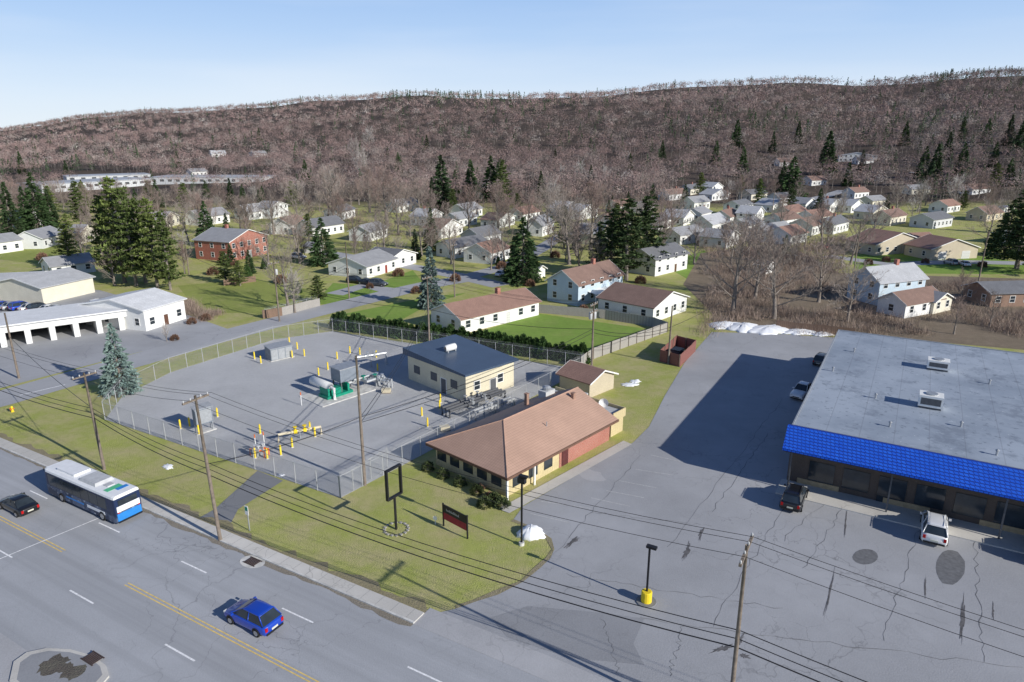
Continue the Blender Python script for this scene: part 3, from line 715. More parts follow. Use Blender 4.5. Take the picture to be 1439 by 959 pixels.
e=house((62,428),(134,411),15,3.6,1.6,'x','cream','pale grey',label='cream commercial building with long grey roof',name='commercial_building',wins=False)
e=house((-30,422),(50,418),14,3.2,1.3,'x','cream','pale grey',label='low cream workshop with grey roof',name='commercial_building',wins=False)
# ---------------------------------------------------------------- main store
c=P(1105,676);sa=math.radians(-30.6);SL,SW,SH=66.,41.2,6.4
e=thing('retail_store','large flat roofed store with bright blue shingle mansard','shop building',c,sa)
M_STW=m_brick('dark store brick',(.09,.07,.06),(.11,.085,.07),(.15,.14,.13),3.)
def m_storeroof():
    t=NT('weathered membrane roof');X,Y,Z=t.xyz()
    off=t.n('ShaderNodeMapping',{'Vector':t.tc,'Location':(40,3,0)}).outputs[0]
    col=t.mix(t.ramp(t.noise(.09,detail=5,rough=.65),.38,.62),(.26,.305,.37),(.37,.42,.49))
    col=t.mix(t.ramp(t.noise(.45,detail=5,rough=.75),.62,.7,0,.4),col,(.54,.60,.67))
    col=t.mix(t.ramp(t.noise(.22,off,detail=6,rough=.75),.54,.64,0,.6),col,(.17,.20,.25))
    col=t.mix(t.ramp(t.noise(1.3,off,detail=4,rough=.7),.60,.66,0,.6),col,(.13,.155,.19))
    col=t.mix(t.ramp(t.noise(2.2,detail=3,rough=.6),.69,.72,0,.6),col,(.62,.66,.7))
    col=t.mix(t.math('MULTIPLY',t.math('LESS_THAN',t.math('FRACT',t.math('DIVIDE',X,3.)),.03),.25),col,(.12,.12,.14))
    return t.done(col,.85)
M_SROOF=m_storeroof()
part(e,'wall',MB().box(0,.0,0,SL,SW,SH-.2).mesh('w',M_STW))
ro=part(e,'roof',MB().box(0,0,SH-.19,SL,SW,SH).mesh('r',M_SROOF))
part(e,'roof_edging',MB().box(-.15,-.15,SH-.3,-.003,SW+.15,SH+.12).box(.0,SW+.003,SH-.3,SL,SW+.15,SH+.12).box(0,-.12,SH-.1,SL,-.003,SH+.1).mesh('re',M_STEEL))
M_BLUE=m_brick('blue shingles',(.012,.11,.70),(.02,.15,.80),(.008,.04,.3),1.3,.5,.3,ms=.05)
mb=MB();o_=2.3
def ring(x,k=0): return [(x,-.13,4.6),(x,-.13,SH+.06),(x,-.35,SH+.06),(x,-o_,4.65),(x,-o_,4.4),(x,-.13,4.4)]
mb.loft([ring(-.5),ring(SL)])
part(e,'mansard_roof',mb.mesh('m',M_BLUE),label='bright blue shingled mansard band')
for i in range(int(SL/9)+1):
    x=.4+i*9;part(e,'column',MB().box(x-.07,-o_+.3,0,x+.07,-o_+.44,4.29).mesh('c',M_DGREY))
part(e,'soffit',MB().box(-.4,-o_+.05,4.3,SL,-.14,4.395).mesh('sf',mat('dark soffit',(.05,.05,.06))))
for i in range(20):
    x=2+i*3.2
    part(e,'shop_window' if i%4!=2 else 'door',MB().box(x,-.09,.75 if i%4!=2 else .05,x+2.4,-.004,2.9).mesh('sw',M_GLASS))
for i in range(int(SL/8)): part(e,'base_panel',MB().box(1+i*8,-.1,.02,5+i*8,-.005,.7).mesh('bp',mat('tan panel',(.42,.33,.2))))
for (u,v,w,d,h) in((1306,572,2.3,1.8,1.5),(1317,519,2.4,1.8,1.3)):
    g=thing('rooftop_unit','white rooftop air conditioning unit on the store roof','air conditioner',P(u,v,SH),sa,'rooftop air conditioners')
    part(g,'cabinet',MB().box(-w/2,-d/2,.25,w/2,d/2,h).mesh('c',M_FRAME));part(g,'curb',MB().box(-w/2+.1,-d/2+.1,0,w/2-.1,d/2-.1,.247).mesh('c',M_DGREY))
    part(g,'vent_grille',MB().box(-w/2+.2,-d/2-.03,.5,w/2-.2,-d/2-.003,h-.25).mesh('c',M_DGREY));part(g,'fan_cover',MB().tube([(0,0,h+.003),(0,0,h+.12)],.6,14).mesh('c',M_STEEL))
for u,v in((1170,522),(1400,640),(1250,600),(1390,540),(1230,560),(1350,600),(1200,495)):
    g=thing('roof_vent','small metal vent pipe on the store roof','vent',P(u,v,SH),0,'roof vents')
    part(g,'pipe',MB().tube([(0,0,0),(0,0,.5)],.1,8).mesh('v',M_STEEL));part(g,'cap',MB().tube([(0,0,.5),(0,0,.62)],[.2,.05],8).mesh('v',M_STEEL))
o=struct('store_walkway',MB().box(-.5,-3.4,0,SL,-.01,.15).mesh('w',M_CONC),'raised concrete walkway under the store canopy','pavement');o.location=c;o.rotation_euler=(0,0,sa)
EXCL.append([tuple(c+xf(sa)@Vector(p)) for p in((-3,-3,0),(SL+3,-3,0),(SL+3,SW+3,0),(-3,SW+3,0))])
# ---------------------------------------------------------------- restaurant
ea=math.radians(48);W=12.1;L=19.6;E0=P(713,673,2.6);E0.z=0
e=thing('restaurant','low restaurant with broad brown hipped roof and brick walls','restaurant',E0,ea)
M_TANP=m_lines('tan wall panels',(.6,.5,.29),.4,.15,vert=True)
o=.75
part(e,'wall',MB().box(o,o,0,9.2,W-o,2.7).mesh('w',M_TANP),label='tan panelled dining room wall')
part(e,'wall',MB().box(9.21,o-.05,0,L-o,W-o,2.7).mesh('w',M_BRICK),label='red brick kitchen wall')
def m_rroof():
    t=NT('brown metal tile roof');X,Y,Z=t.xyz()
    c=(.50,.325,.245)
    col=t.mix(t.ramp(t.noise(.3,detail=5,rough=.65),.35,.68),sc(c,.9),sc(c,1.08))
    a=t.math('LESS_THAN',t.math('FRACT',t.math('DIVIDE',X,.3)),.2);b=t.math('LESS_THAN',t.math('FRACT',t.math('DIVIDE',Y,.3)),.2)
    col=t.mix(t.math('MULTIPLY',b,.28),col,sc(c,.4));col=t.mix(t.math('MULTIPLY',a,.2),col,sc(c,.5))
    col=t.mix(t.ramp(t.noise(3,detail=3),.4,.7,0,.25),col,sc(c,.78))
    return t.done(col,.7)
M_RROOF=m_rroof()
zr=5.2;x1=6.;yc_=W/2
rb=MB()
rb.poly([(0,0,2.62),(L,0,2.62),(L,yc_,zr),(x1,yc_,zr)]).poly([(L,W,2.62),(0,W,2.62),(x1,yc_,zr),(L,yc_,zr)]).poly([(0,W,2.62),(0,0,2.62),(x1,yc_,zr)]).poly([(L,0,2.62),(L,W,2.62),(L,yc_,zr)])
rb.box(0,0,2.4,L,W,2.6)
ro=part(e,'roof',rb.mesh('r',M_RROOF))
part(ro,'ridge_cap',MB().tube([(x1,yc_,zr+.01),(L,yc_,zr+.01)],.07,6).tube([(0,0,2.65),(x1,yc_,zr+.01)],.06,6).tube([(0,W,2.65),(x1,yc_,zr+.01)],.06,6).mesh('rc',mat('brown ridge',(.44,.285,.215))))
part(ro,'fascia',MB().box(-.08,-.08,2.38,L,-.003,2.66).box(-.08,0,2.38,-.003,W,2.66).mesh('f',mat('brown fascia',(.15,.085,.06))))
M_BRC=mat('brown flue paint',(.32,.2,.15))
for x,y in((13.3,9.0),(17.2,5.0)): part(ro,'chimney',MB().box(x-.2,y-.2,3.6,x+.2,y+.2,5.35).box(x-.25,y-.25,5.353,x+.25,y+.25,5.43).mesh('ch',M_BRC))
part(ro,'vent_pipe',MB().tube([(10,3.2,3.8),(10,3.2,4.5)],.06,6).mesh('vp',M_STEEL))
for i in range(5): part(e,'window',MB().box(o-.05,1.5+i*2.05,.8,o-.004,2.9+i*2.05,2.2).mesh('wi',M_GLASS))
for i in range(3): part(e,'window',MB().box(1.6+i*2.5,o-.05,.7,3.0+i*2.5,o-.004,2.2).mesh('wi',M_GLASS))
part(e,'door',MB().box(9.6,o-.12,.05,10.7,o-.054,2.2).mesh('d',mat('dark red door',(.1,.03,.03))))
for x in(.2,4.4): part(e,'porch_post',MB().box(x,.2,0,x+.18,.38,2.38).mesh('p',M_FRAME))
part(e,'eave_board',MB().box(o+.1,o-.1,2.2,9.1,o-.053,2.37).mesh('p',M_TANP))
part(e,'rear_wing',MB().box(L,1.0,0,L+2.6,W-.5,2.5).mesh('rw',M_TANP));part(e,'rear_wing_roof',MB().box(L+.01,.9,2.51,L+2.8,W-.4,2.7).mesh('rr',M_LGREY))
part(e,'parapet',MB().box(L+2.62,.9,2.71,L+2.8,W-.4,3.1).box(L+.1,.8,2.0,L+2.8,.893,3.1).mesh('pp',M_TANP))
g=thing('satellite_dish','white satellite dish on the restaurant rear roof','satellite dish',E0+xf(ea)@Vector((L+1.2,3,2.7)),ea)
dm=MB();rings=[]
for k in range(5):
    r_=.6*k/4+.001;rings.append([(math.cos(t)*r_,-.25*(k/4)**2,math.sin(t)*r_+.95) for t in [2*math.pi*i/16 for i in range(16)]])
dm.loft(rings,cap=False);part(g,'dish',dm.mesh('d',M_FRAME),rz=-1.0);part(g,'mast',MB().tube([(0,0,0),(0,.2,.9)],.04,6).mesh('m',M_STEEL))
g=thing('kitchen_exhaust','grey kitchen exhaust fan on the restaurant roof','exhaust fan',E0+xf(ea)@Vector((17.6,9.4,3.9)),ea)
part(g,'duct',MB().box(-.9,-.6,-1,.9,.6,.7).mesh('d',M_LGREY));part(g,'hood',MB().tube([(0,0,.7),(0,0,1.0),(0,0,1.2)],[.5,.55,.3],12).mesh('h',M_STEEL))
g=thing('rooftop_unit','grey rooftop air unit at the restaurant rear','air conditioner',E0+xf(ea)@Vector((L+1.3,7,2.71)),ea,'rooftop air conditioners')
part(g,'cabinet',MB().box(-.8,-1.,0,.8,1.,1.1).mesh('c',M_LGREY));part(g,'fan_cover',MB().tube([(0,0,1.103),(0,0,1.2)],.5,14).mesh('c',M_DGREY))
EXCL.append([tuple(E0+xf(ea)@Vector(p)) for p in((-3,-3,0),(L+5,-3,0),(L+5,W+3,0),(-3,W+3,0))])
random.seed(3)
sh=[shrub_mesh(i,(.08,.105,.045)) for i in range(3)]
def shrub(p,r,h,label='rounded dark evergreen shrub below the restaurant windows',group='shrubs along the restaurant front'):
    s_,f_,_=random.choice(sh);o=thing('shrub',label,'bush',p,random.uniform(0,6),group);o.scale=(r,r,h);part(o,'stem',s_);part(o,'foliage',f_)
for i in range(5): shrub(E0+xf(ea)@Vector((-.7,W-1.0-i*2.5,0)),.72,.95)
for y_,x_ in((-.1,-.9),(1.2,-2.0)): shrub(E0+xf(ea)@Vector((x_,y_,0)),.85,.95)
sh=[shrub_mesh(9,(.2,.12,.085))]
for u,v in((690,700),(672,688)): shrub(P(u,v),.7,.6,'reddish brown low shrub beside the restaurant',None)
arb=[shrub_mesh(i,(.06,.11,.036),True) for i in(3,4)]
A,B=P(470,461),P(818,510)
for i in range(44):
    q=A.lerp(B,i/43);s_,f_,_=random.choice(arb)
    o=thing('arborvitae','narrow green arborvitae in hedge row behind the fence','bush',q,random.uniform(0,6),'arborvitae hedge row');k=random.uniform(2.1,2.9);o.scale=(k*1.15,k*1.15,k*1.15);part(o,'stem',s_);part(o,'foliage',f_)
for u,v,h in((300,386,2),(350,392,3),(372,378,3),(420,412,2.5),(560,388,2),(705,378,2),(1245,368,1.5),(1300,370,1.4),(395,398,2),(585,412,1.6),(270,455,1.2),(290,450,1.3),(246,478,1),(640,395,1.8),(700,372,2.2),(780,362,2),(900,398,1.8),(985,345,2),(1050,358,2),(1100,355,1.8),(1220,372,1.6),(1380,375,1.6),(520,405,1.2),(500,378,1.6),(330,375,1.6),(60,365,2),(90,372,2.4),(140,365,2.2),(820,438,1.4),(745,402,1.6)):
    s_,f_,_=random.choice(arb if h>2 else sh);o=thing('bush','small garden shrub on a lawn','bush',P(u,v),0,'garden shrubs');o.scale=(h*.8,h*.8,h);part(o,'stem',s_);part(o,'foliage',f_)
# ---------------------------------------------------------------- yard buildings
def frame(C,R):
    c=P(*C);r=P(*R);return c,ang(c,r),(r-c).to_2d().length
c,a,L=frame((655,566),(722,543));W=13.2
e=thing('control_building','beige metal control building with dark blue flat roof','utility building',c,a)
M_BEI=m_lines('beige ribbed metal',(.7,.64,.48),.3,.15,vert=True);M_NAVY=m_lines('dark blue standing seam roof',(.075,.11,.17),.5,.4,vert=True,rough=.35)
part(e,'wall',MB().box(0,0,0,L,W,3.9).mesh('w',M_BEI))
ro=part(e,'roof',MB().loft([[(-.5,-.5,3.91),(L+.5,-.5,3.91),(L+.5,-.5,4.2),(-.5,-.5,4.2)],[(-.5,W+.5,3.91),(L+.5,W+.5,3.91),(L+.5,W+.5,4.9),(-.5,W+.5,4.9)]]).mesh('r',M_NAVY))
for x in(2.,6.4): part(e,'window',winmesh(1,1.2),(min(x,L-1),0,1.4))
part(e,'door',doormesh(1.1,2.2,M_DGREY),(L*.55,0,.02))
for y in(2.5,7,11): part(e,'louvre',MB().box(-.06,y-.7,1.4,-.004,y+.7,2.6).mesh('lv',M_DGREY))
part(e,'door',doormesh(1.1,2.2,M_DGREY),(0,4.8,.02),-math.pi/2)
g=thing('roof_tank','white horizontal tank unit on the control building roof','tank',c+xf(a)@Vector((L*.45,8.2,4.62)),a)
part(g,'tank',MB().tube([(-.95,0,.55),(-.85,0,.55),(.85,0,.55),(.95,0,.55)],[.3,.5,.5,.3],14).mesh('t',M_WPIPE,True));part(g,'stand',MB().box(-.8,-.4,-.1,-.6,.4,.3).box(.6,-.4,-.1,.8,.4,.3).mesh('s',M_STEEL))
house((828,560),(862,546),5.5,2.3,1.1,'y','tan','red brown',label='small tan shed with red brown roof behind the restaurant',name='shed',wins=False)
def cabinet(u,v,w,d,h,label,slope=.3,m=None,rz=None,legs=.0):
    p=P(u,v);e=thing('equipment_cabinet',label,'utility cabinet',p,rz if rz is not None else RA)
    part(e,'body',MB().loft([[(-w/2,-d/2,legs),(w/2,-d/2,legs),(w/2,-d/2,h-slope),(-w/2,-d/2,h-slope)],[(-w/2,d/2,legs),(w/2,d/2,legs),(w/2,d/2,h),(-w/2,d/2,h)]]).mesh('b',m or M_BLUEGREY))
    part(e,'lid',MB().loft([[(-w/2-.1,-d/2-.1,h-slope),(w/2+.1,-d/2-.1,h-slope),(w/2+.1,-d/2-.1,h-slope+.08),(-w/2-.1,-d/2-.1,h-slope+.08)],[(-w/2-.1,d/2+.1,h+.003),(w/2+.1,d/2+.1,h+.003),(w/2+.1,d/2+.1,h+.08),(-w/2-.1,d/2+.1,h+.08)]]).mesh('l',M_STEEL))
    n=max(1,int(w/1.2))
    for i in range(n): part(e,'door',MB().box(-w/2+.08+i*(w-.1)/n,-d/2-.04,legs+.15,-w/2+(i+1)*(w-.1)/n-.03,-d/2-.003,h-slope-.15).mesh('d',M_STEEL))
    part(e,'base',MB().box(-w/2-.2,-d/2-.2,0,w/2+.2,d/2+.2,.1).mesh('s',M_CONC2))
    if legs:
        lb=MB()
        for x in(-w/2+.1,w/2-.1):
            for y in(-d/2+.1,d/2-.1): lb.box(x-.05,y-.05,.1,x+.05,y+.05,legs)
        part(e,'stand',lb.mesh('l',M_STEEL))
cabinet(393,503,3.8,2.0,2.3,'grey steel equipment cabinet on gravel with bollards',rz=math.radians(45))
cabinet(288,606,2.1,.8,3.4,'tall grey steel control panel on stand',legs=1.1,rz=math.radians(50))
# bollards
bm=MB().tube([(0,0,-.1),(0,0,1.15),(0,0,1.25),(0,0,1.3)],[.11,.11,.08,.02],10).mesh('post',M_YEL,True);bf=MB().tube([(0,0,0),(0,0,.07)],[.2,.18],10).mesh('base',M_CONC2)
for u,v in((367,511),(358,505),(428,501),(411,503),(418,491),(407,484),(474,505),(506,499),(529,503),(531,522),(461,520),(448,528),(492,497),(254,603),(267,600),(306,586),(280,611),(296,583),(359,644),(376,645),(366,610),(411,629),(443,614),(436,606),(593,585),(601,600),(619,566),(618,575),(395,640),(662,612)):
    e=thing('bollard','yellow steel bollard standing in gravel','bollard',P(u,v),0,'yellow bollards in the gravel yard');part(e,'post',bm);part(e,'base',bf)
# compressor skid
p=P(470,556);e=thing('gas_skid','green based gas skid with white vessel and grey enclosure','industrial equipment',p,math.radians(48))
part(e,'pad',MB().box(-3.6,-2.6,0,5.2,3.2,.12).mesh('p',M_CONC2))
part(e,'frame',MB().box(-1.8,-1.1,.121,2.4,1.1,.5).box(-1.6,-1.0,.5,-1.3,1.0,1.6).box(1.6,-1.0,.5,1.9,1.0,1.6).box(-.9,-.8,.5,.9,.8,1.3).mesh('f',M_GREENM))
part(e,'vessel',MB().tube([(-1.0,-.9,1.7),(-1.0,-.6,1.7),(-1.0,3.6,1.7),(-1.0,3.9,1.7)],[.35,.62,.62,.35],16).mesh('v',M_WPIPE,True))
part(e,'enclosure',MB().box(.6,-.9,1.9,3.8,1.4,3.7).mesh('en',M_BLUEGREY));part(e,'enclosure_lid',MB().box(.5,-1.,3.703,3.9,1.5,3.85).mesh('en',M_STEEL))
part(e,'support',MB().box(.7,-.8,.12,.85,-.65,1.9).box(3.5,-.8,.12,3.65,-.65,1.9).box(3.5,1.1,.12,3.65,1.25,1.9).box(.7,1.1,.501,.85,1.25,1.9).mesh('s',M_DGREY))
part(e,'pipe',MB().tube([(1.9,0,1.2),(4.5,0,1.2),(4.5,-1.5,1.2),(7.5,-1.5,1.2),(7.5,-1.5,.1)],.22,10).tube([(3.,-.5,1.6),(7.,-.5,1.6),(7.,-.5,.1)],.18,10).mesh('pp',M_PIPE))
part(e,'pipe',MB().tube([(-1,-.6,1.7),(-1,-1.6,1.7),(-1,-1.6,.1)],.22,10).mesh('pp',M_WPIPE))
part(e,'valve',MB().tube([(4.5,-.8,1.2),(4.5,-.8,1.9)],.07,6).tube([(4.5,-.8,1.9),(4.5,-.8,1.96)],.35,12).tube([(6.,-1.5,1.2),(6.,-1.5,1.9)],.07,6).tube([(6.,-1.5,1.9),(6.,-1.5,1.96)],.35,12).mesh('va',M_GREENM))
def manifold(u,v,rz,n,m,label,L=4.,hgt=.9,vm=None,r=.16):
    e=thing('pipe_manifold',label,'industrial equipment',P(u,v),math.radians(rz))
    for k in range(n):
        y=k*.75;part(e,'pipe',MB().tube([(0,y,-.1),(0,y,hgt),(L,y,hgt),(L,y,-.1)],r,10).tube([(L*.3,y,hgt-.0),(L*.3+.1,y,hgt)],r*1.7,10).tube([(L*.7,y,hgt),(L*.7+.1,y,hgt)],r*1.7,10).mesh('p',m))
        for x in(.4,.62): part(e,'valve',MB().tube([(L*x,y,hgt),(L*x,y,hgt+.55)],.09,8).tube([(L*x,y,hgt+.55),(L*x,y,hgt+.62)],.26,12).box(L*x-.2,y-.2,hgt-.2,L*x+.2,y+.2,hgt+.22).mesh('v',vm or m))
    part(e,'support',MB().box(L*.5-.06,-.1,0,L*.5+.06,.75*(n-1)+.1,hgt-.17).mesh('s',M_STEEL))
manifold(392,622,28,1,M_BEIGEP,'beige pipe run with yellow ends above gravel',5.,1.0,M_YEL,.17)
manifold(352,640,-20,2,M_ORANGE,'orange valve assembly beside the fence',2.0,.8,M_LGREY,.09)
manifold(512,540,-28,2,M_PIPE,'silver pipe manifold with valves',4.5,1.2)
manifold(632,588,45,3,M_DGREY,'row of dark grey pipes with valves beside the building',10,1.0,M_STEEL,.2)
manifold(668,592,45,2,M_PIPE,'row of silver meter pipes beside the control building',7,1.1,M_LGREY,.17)
manifold(500,520,30,1,M_PIPE,'raised silver pipe loop next to the gas skid',5,2.0,M_PIPE,.2)
for i,(u,v) in enumerate(((543,552),(625,605))):
    e=thing('storage_crate','tan wooden crate on the gravel','crate',P(u,v),.4*i,'tan crates');part(e,'box',MB().box(-.6,-.4,.1,.6,.4,.6).mesh('b',M_BEIGEP));part(e,'pallet',MB().box(-.65,-.45,0,.65,-.3,.099).box(-.65,.3,0,.65,.45,.099).mesh('p',M_WOOD))
for u,v in((372,628),(360,632),(463,560),(424,570)):
    e=thing('marker_post','slim orange and white pipeline marker post','marker post',P(u,v),0,'pipeline marker posts');part(e,'post',MB().tube([(0,0,0),(0,0,1.5)],.05,8).mesh('p',M_FRAME));part(e,'cap',MB().tube([(0,0,1.5),(0,0,1.9)],.07,8).mesh('p',M_ORANGE))
# ---------------------------------------------------------------- fences
def linkfence(pix,h=2.4,label='grey chain link fence around the gravel yard',sp=3.,name='chain_link_fence'):
    pts=[(P(*p) if isinstance(p,tuple) else p) for p in pix];o0=pts[0];e=thing(name,label,'fence',o0)
    pm=MB().tube([(0,0,0),(0,0,h+.08)],.045,6).mesh('post',M_GALV)
    mb=MB();rl=MB()
    for a,b in zip(pts,pts[1:]):
        a=a-o0;b=b-o0;d=b-a;n=max(1,round(d.length/sp))
        for i in range(n+(b==pts[-1]-o0)): part(e,'post',pm,a+d*i/n)
        mb.poly([a,b,b+Vector((0,0,h)),a+Vector((0,0,h))]);rl.tube([a+Vector((0,0,h)),b+Vector((0,0,h))],.028,5);rl.tube([a+Vector((0,0,.05)),b+Vector((0,0,.05))],.015,4)
        for z in(.14,.26,.38): rl.tube([a+Vector((0,0,h+z)),b+Vector((0,0,h+z))],.008,3)
    part(e,'mesh_panel',mb.mesh('m',M_LINK));part(e,'rail',rl.mesh('r',M_GALV))
linkfence([(148,590),(478,700)]);linkfence([(148,589),(172,558),(240,524),(385,478),(468,466)]);linkfence([(468,467),(820,520)]);linkfence([(820,521),(700,584),(479,700)])
linkfence([(478,700),(497,690),(545,658)],2.4,'chain link gate section at the yard corner')
linkfence([(445,427),(372,446)],1.5,'low chain link garden fence')
def boardfence(pix,h,m,label,name='wooden_fence'):
    pts=[P(*p) for p in pix];o0=pts[0];e=thing(name,label,'fence',o0);mb=MB();pb=MB()
    for a,b in zip(pts,pts[1:]):
        a=a-o0;b=b-o0;d=b-a;n=Vector((-d.y,d.x,0)).normalized()*.03
        k=max(1,round(d.length/2.4))
        for i in range(k):
            s0=a+d*i/k;s1=a+d*(i+1)/k;hh=h+random.uniform(-.05,.05)
            mb.loft([[s0-n,s0+n,s0+n+Vector((0,0,hh)),s0-n+Vector((0,0,hh))],[s1-n,s1+n,s1+n+Vector((0,0,hh)),s1-n+Vector((0,0,hh))]])
            pb.tube([s0+n*3,s0+n*3+Vector((0,0,h+.1))],.06,5)
    part(e,'board_panel',mb.mesh('b',m));part(e,'posts',pb.mesh('p',M_WOOD))
boardfence([(757,440),(850,448)],1.8,M_FENCEW,'grey weathered board fence behind the lawn')
boardfence([(937,467),(833,505),(816,518)],1.9,M_FENCEW,'grey weathered board fence beside the grass strip')
boardfence([(850,449),(918,460),(937,467)],1.9,M_FENCEW,'grey board fence beside the white garage')
boardfence([(370,448),(397,444)],1.7,M_FENCEB,'short brown board fence section')
boardfence([(397,444),(450,430)],1.7,M_FENCEW,'pale board fence beside the street')
boardfence([(927,508),(955,516),(977,494),(950,487),(927,508)],2.0,M_FENCER,'red board dumpster enclosure at lot edge','dumpster_enclosure')
boardfence([(315,402),(360,396)],1.5,M_FENCEB,'brown garden fence by evergreens')
boardfence([(1090,462),(1200,474)],1.6,M_FENCEB,'brown board fence behind the parking lot')
e=thing('dumpster','dark green dumpster inside the red enclosure','dumpster',P(951,503),math.radians(50));part(e,'bin',MB().loft([[(-.9,-.6,.1),(.9,-.6,.1),(.9,.6,.1),(-.9,.6,.1)],[(-1,-.8,1.3),(1,-.8,1.3),(1,.8,1.5),(-1,.8,1.5)]]).mesh('b',M_DGREY));part(e,'lid',MB().box(-1,-.8,1.51,1,.8,1.56).mesh('l',M_BLACK))
# ---------------------------------------------------------------- utility poles & wires
POLE={}
def pole(key,base,topv,arms=1,trans=0,lean=0.,label='weathered wooden utility pole with crossarm and wires',arot=None,h=None,r=.15,al=1.25):
    p=P(*base);h=h or ztop(p,topv)
    e=thing('utility_pole',label,'utility pole',p,0,'wooden utility poles');e.rotation_euler=(0,lean,0)
    part(e,'shaft',MB().tube([(0,0,-.3),(0,0,h*.5),(0,0,h)],[r*1.15,r,r*.7],9).mesh('s',M_WOOD,True))
    ar=arot if arot is not None else RA+math.pi/2
    for k in range(arms):
        part(e,'crossarm',MB().box(-al,-.08,-.08,al,.08,.08).mesh('c',M_WOOD),(0,.0,h-.35-k*1.1),ar)
        for x in(-al+.1,-.5,.5,al-.1):
            q=xf(ar)@Vector((x,0,0));part(e,'insulator',MB().tube([(0,0,0),(0,0,.12),(0,0,.2)],[.05,.07,.03],6).mesh('i',M_LGREY),(q.x,q.y,h-.27-k*1.1))
    for k in range(trans):
        an=ar+k*2.1;part(e,'transformer',MB().tube([(0,0,0),(0,0,.05),(0,0,1.0),(0,0,1.1)],[.22,.27,.27,.15],12).mesh('t',M_LGREY,True),(math.cos(an)*.42,math.sin(an)*.42,h-2.6))
    POLE[key]=(p,h,ar);return e
pole('a',(147,660),524,1,0,-.02);pole('b',(310,760),556,1,0,-.03,label='weathered utility pole on the verge with service equipment');pole('c',(513,682),500,0);pole('d',(1022,1034),766,1,0,-.01,al=1.6,r=.13)
pole('e',(27,532),440,0);pole('f',(604,497),388,1);pole('g',(831,527),425,2,2);pole('h',(393,452),368,1,1);pole('i',(491,420),340,0);pole('j',(639,418),343,1);pole('k',(939,512),430,0)
pole('l',(1062,420),370,1);pole('m',(1200,380),312,0);pole('n',(1085,300),252,0);pole('o',(1290,312),262,0);pole('p',(1372,410),325,0);pole('q',(1228,232),205,0);pole('r',(160,400),352,0);pole('s',(266,386),340,0)
def offpole(key,s,n,h=13):
    p=road(s,n);POLE[key]=(p,h,RA+math.pi/2)
offpole('left',toroad(POLE['a'][0])[0]-42,36.5);offpole('right',toroad(POLE['d'][0])[0]+45,35)
def wire(p,q,sag,r=.018,label='thin black power line between utility poles'):
    pts=[]
    for i in range(15):
        t=i/14;v=p.lerp(q,t);v.z-=sag*4*t*(1-t);pts.append(v-p)
    me=MB().tube(pts,r,4).mesh('wire',M_BLACK);thing('power_line',label,'power line',p,0,'overhead power lines',me)
def span(a,b,arm=True,comm=3,sag=1.0,r=.018):
    pa,ha,ra=POLE[a];pb,hb,rb_=POLE[b]
    if arm:
        for x in(-1.1,.5,1.1):
            wire(pa+xf(ra)@Vector((x,0,ha-.1)),pb+xf(rb_)@Vector((x,0,hb-.1)),sag,r)
    for k in range(comm): wire(pa+Vector((0,0,min(ha,12)*(.64-.05*k))),pb+Vector((0,0,min(hb,12)*(.64-.05*k))),sag*.9,.035 if k<2 else .05,'thick black communication cable between utility poles')
span('left','a',True,3);span('a','b',True,3,.5);span('b','d',True,3,1.2);span('d','right',True,3,1.2)
span('b','c',False,1,.5);span('c','f',False,2,.8);span('e','a',False,1,.6);span('f','h',True,1);span('f','j',True,1);span('f','g',True,1);span('g','k',False,2);span('h','i',False,2);span('c','g',False,2,1);span('k','l',False,1);span('h','s',False,1)
# ---------------------------------------------------------------- street furniture
p=P(557,744);h=ztop(p,657)
e=thing('pylon_sign','empty black steel sign frame on a tall post','sign',p,math.radians(55))
part(e,'post',MB().tube([(0,0,0),(0,0,h-3.)],.12,8).mesh('p',M_BLACK))
part(e,'frame',MB().box(-.95,-.15,h-3,-.8,.15,h).box(.8,-.15,h-3,.95,.15,h).box(-.8,-.15,h-.15,.8,.15,h).box(-.8,-.15,h-3,.8,.15,h-2.85).mesh('f',M_BLACK))
tb=MB();
for k in range(16):
    an=2*math.pi*k/16;tb.box(math.cos(an)*1.1-.12,math.sin(an)*1.1-.12,0,math.cos(an)*1.1+.12,math.sin(an)*1.1+.12,.1)
part(e,'stone_ring',tb.mesh('s',mat('grey edging stones',(.33,.32,.3))))
p=P(640,748);e=thing('business_sign','black and red board sign on two posts in grass','sign',p,math.radians(-42))
part(e,'post',MB().box(-1.65,-.06,0,-1.53,.06,2.4).mesh('p',M_BLACK));part(e,'post',MB().box(1.53,-.06,0,1.65,.06,2.4).mesh('p',M_BLACK))
part(e,'board',MB().box(-1.5,-.05,.8,1.5,.05,1.5,0).box(-1.5,-.05,1.503,1.5,.05,2.3,1).mesh('b',[mat('dark red sign',(.32,.04,.045)),M_BLACK]))
tb=MB();x=-1.1
random.seed(12)
for k in range(13):
    w=random.uniform(.06,.13);hh=random.uniform(.12,.26);tb.box(x,-.056,1.8,x+.03,-.052,1.8+hh).box(x+.031,-.056,1.8,x+w,-.052,1.83);x+=w+.05
part(e,'lettering',tb.mesh('t',M_FRAME))
e=thing('picket_sign','small white sign on a thin stake in grass','sign',P(612,737),math.radians(-20));part(e,'stake',MB().box(-.03,-.03,0,.03,.03,.9).mesh('s',M_FRAME));part(e,'panel',MB().box(-.2,-.05,.5,.2,-.033,.85).mesh('s',M_FRAME))
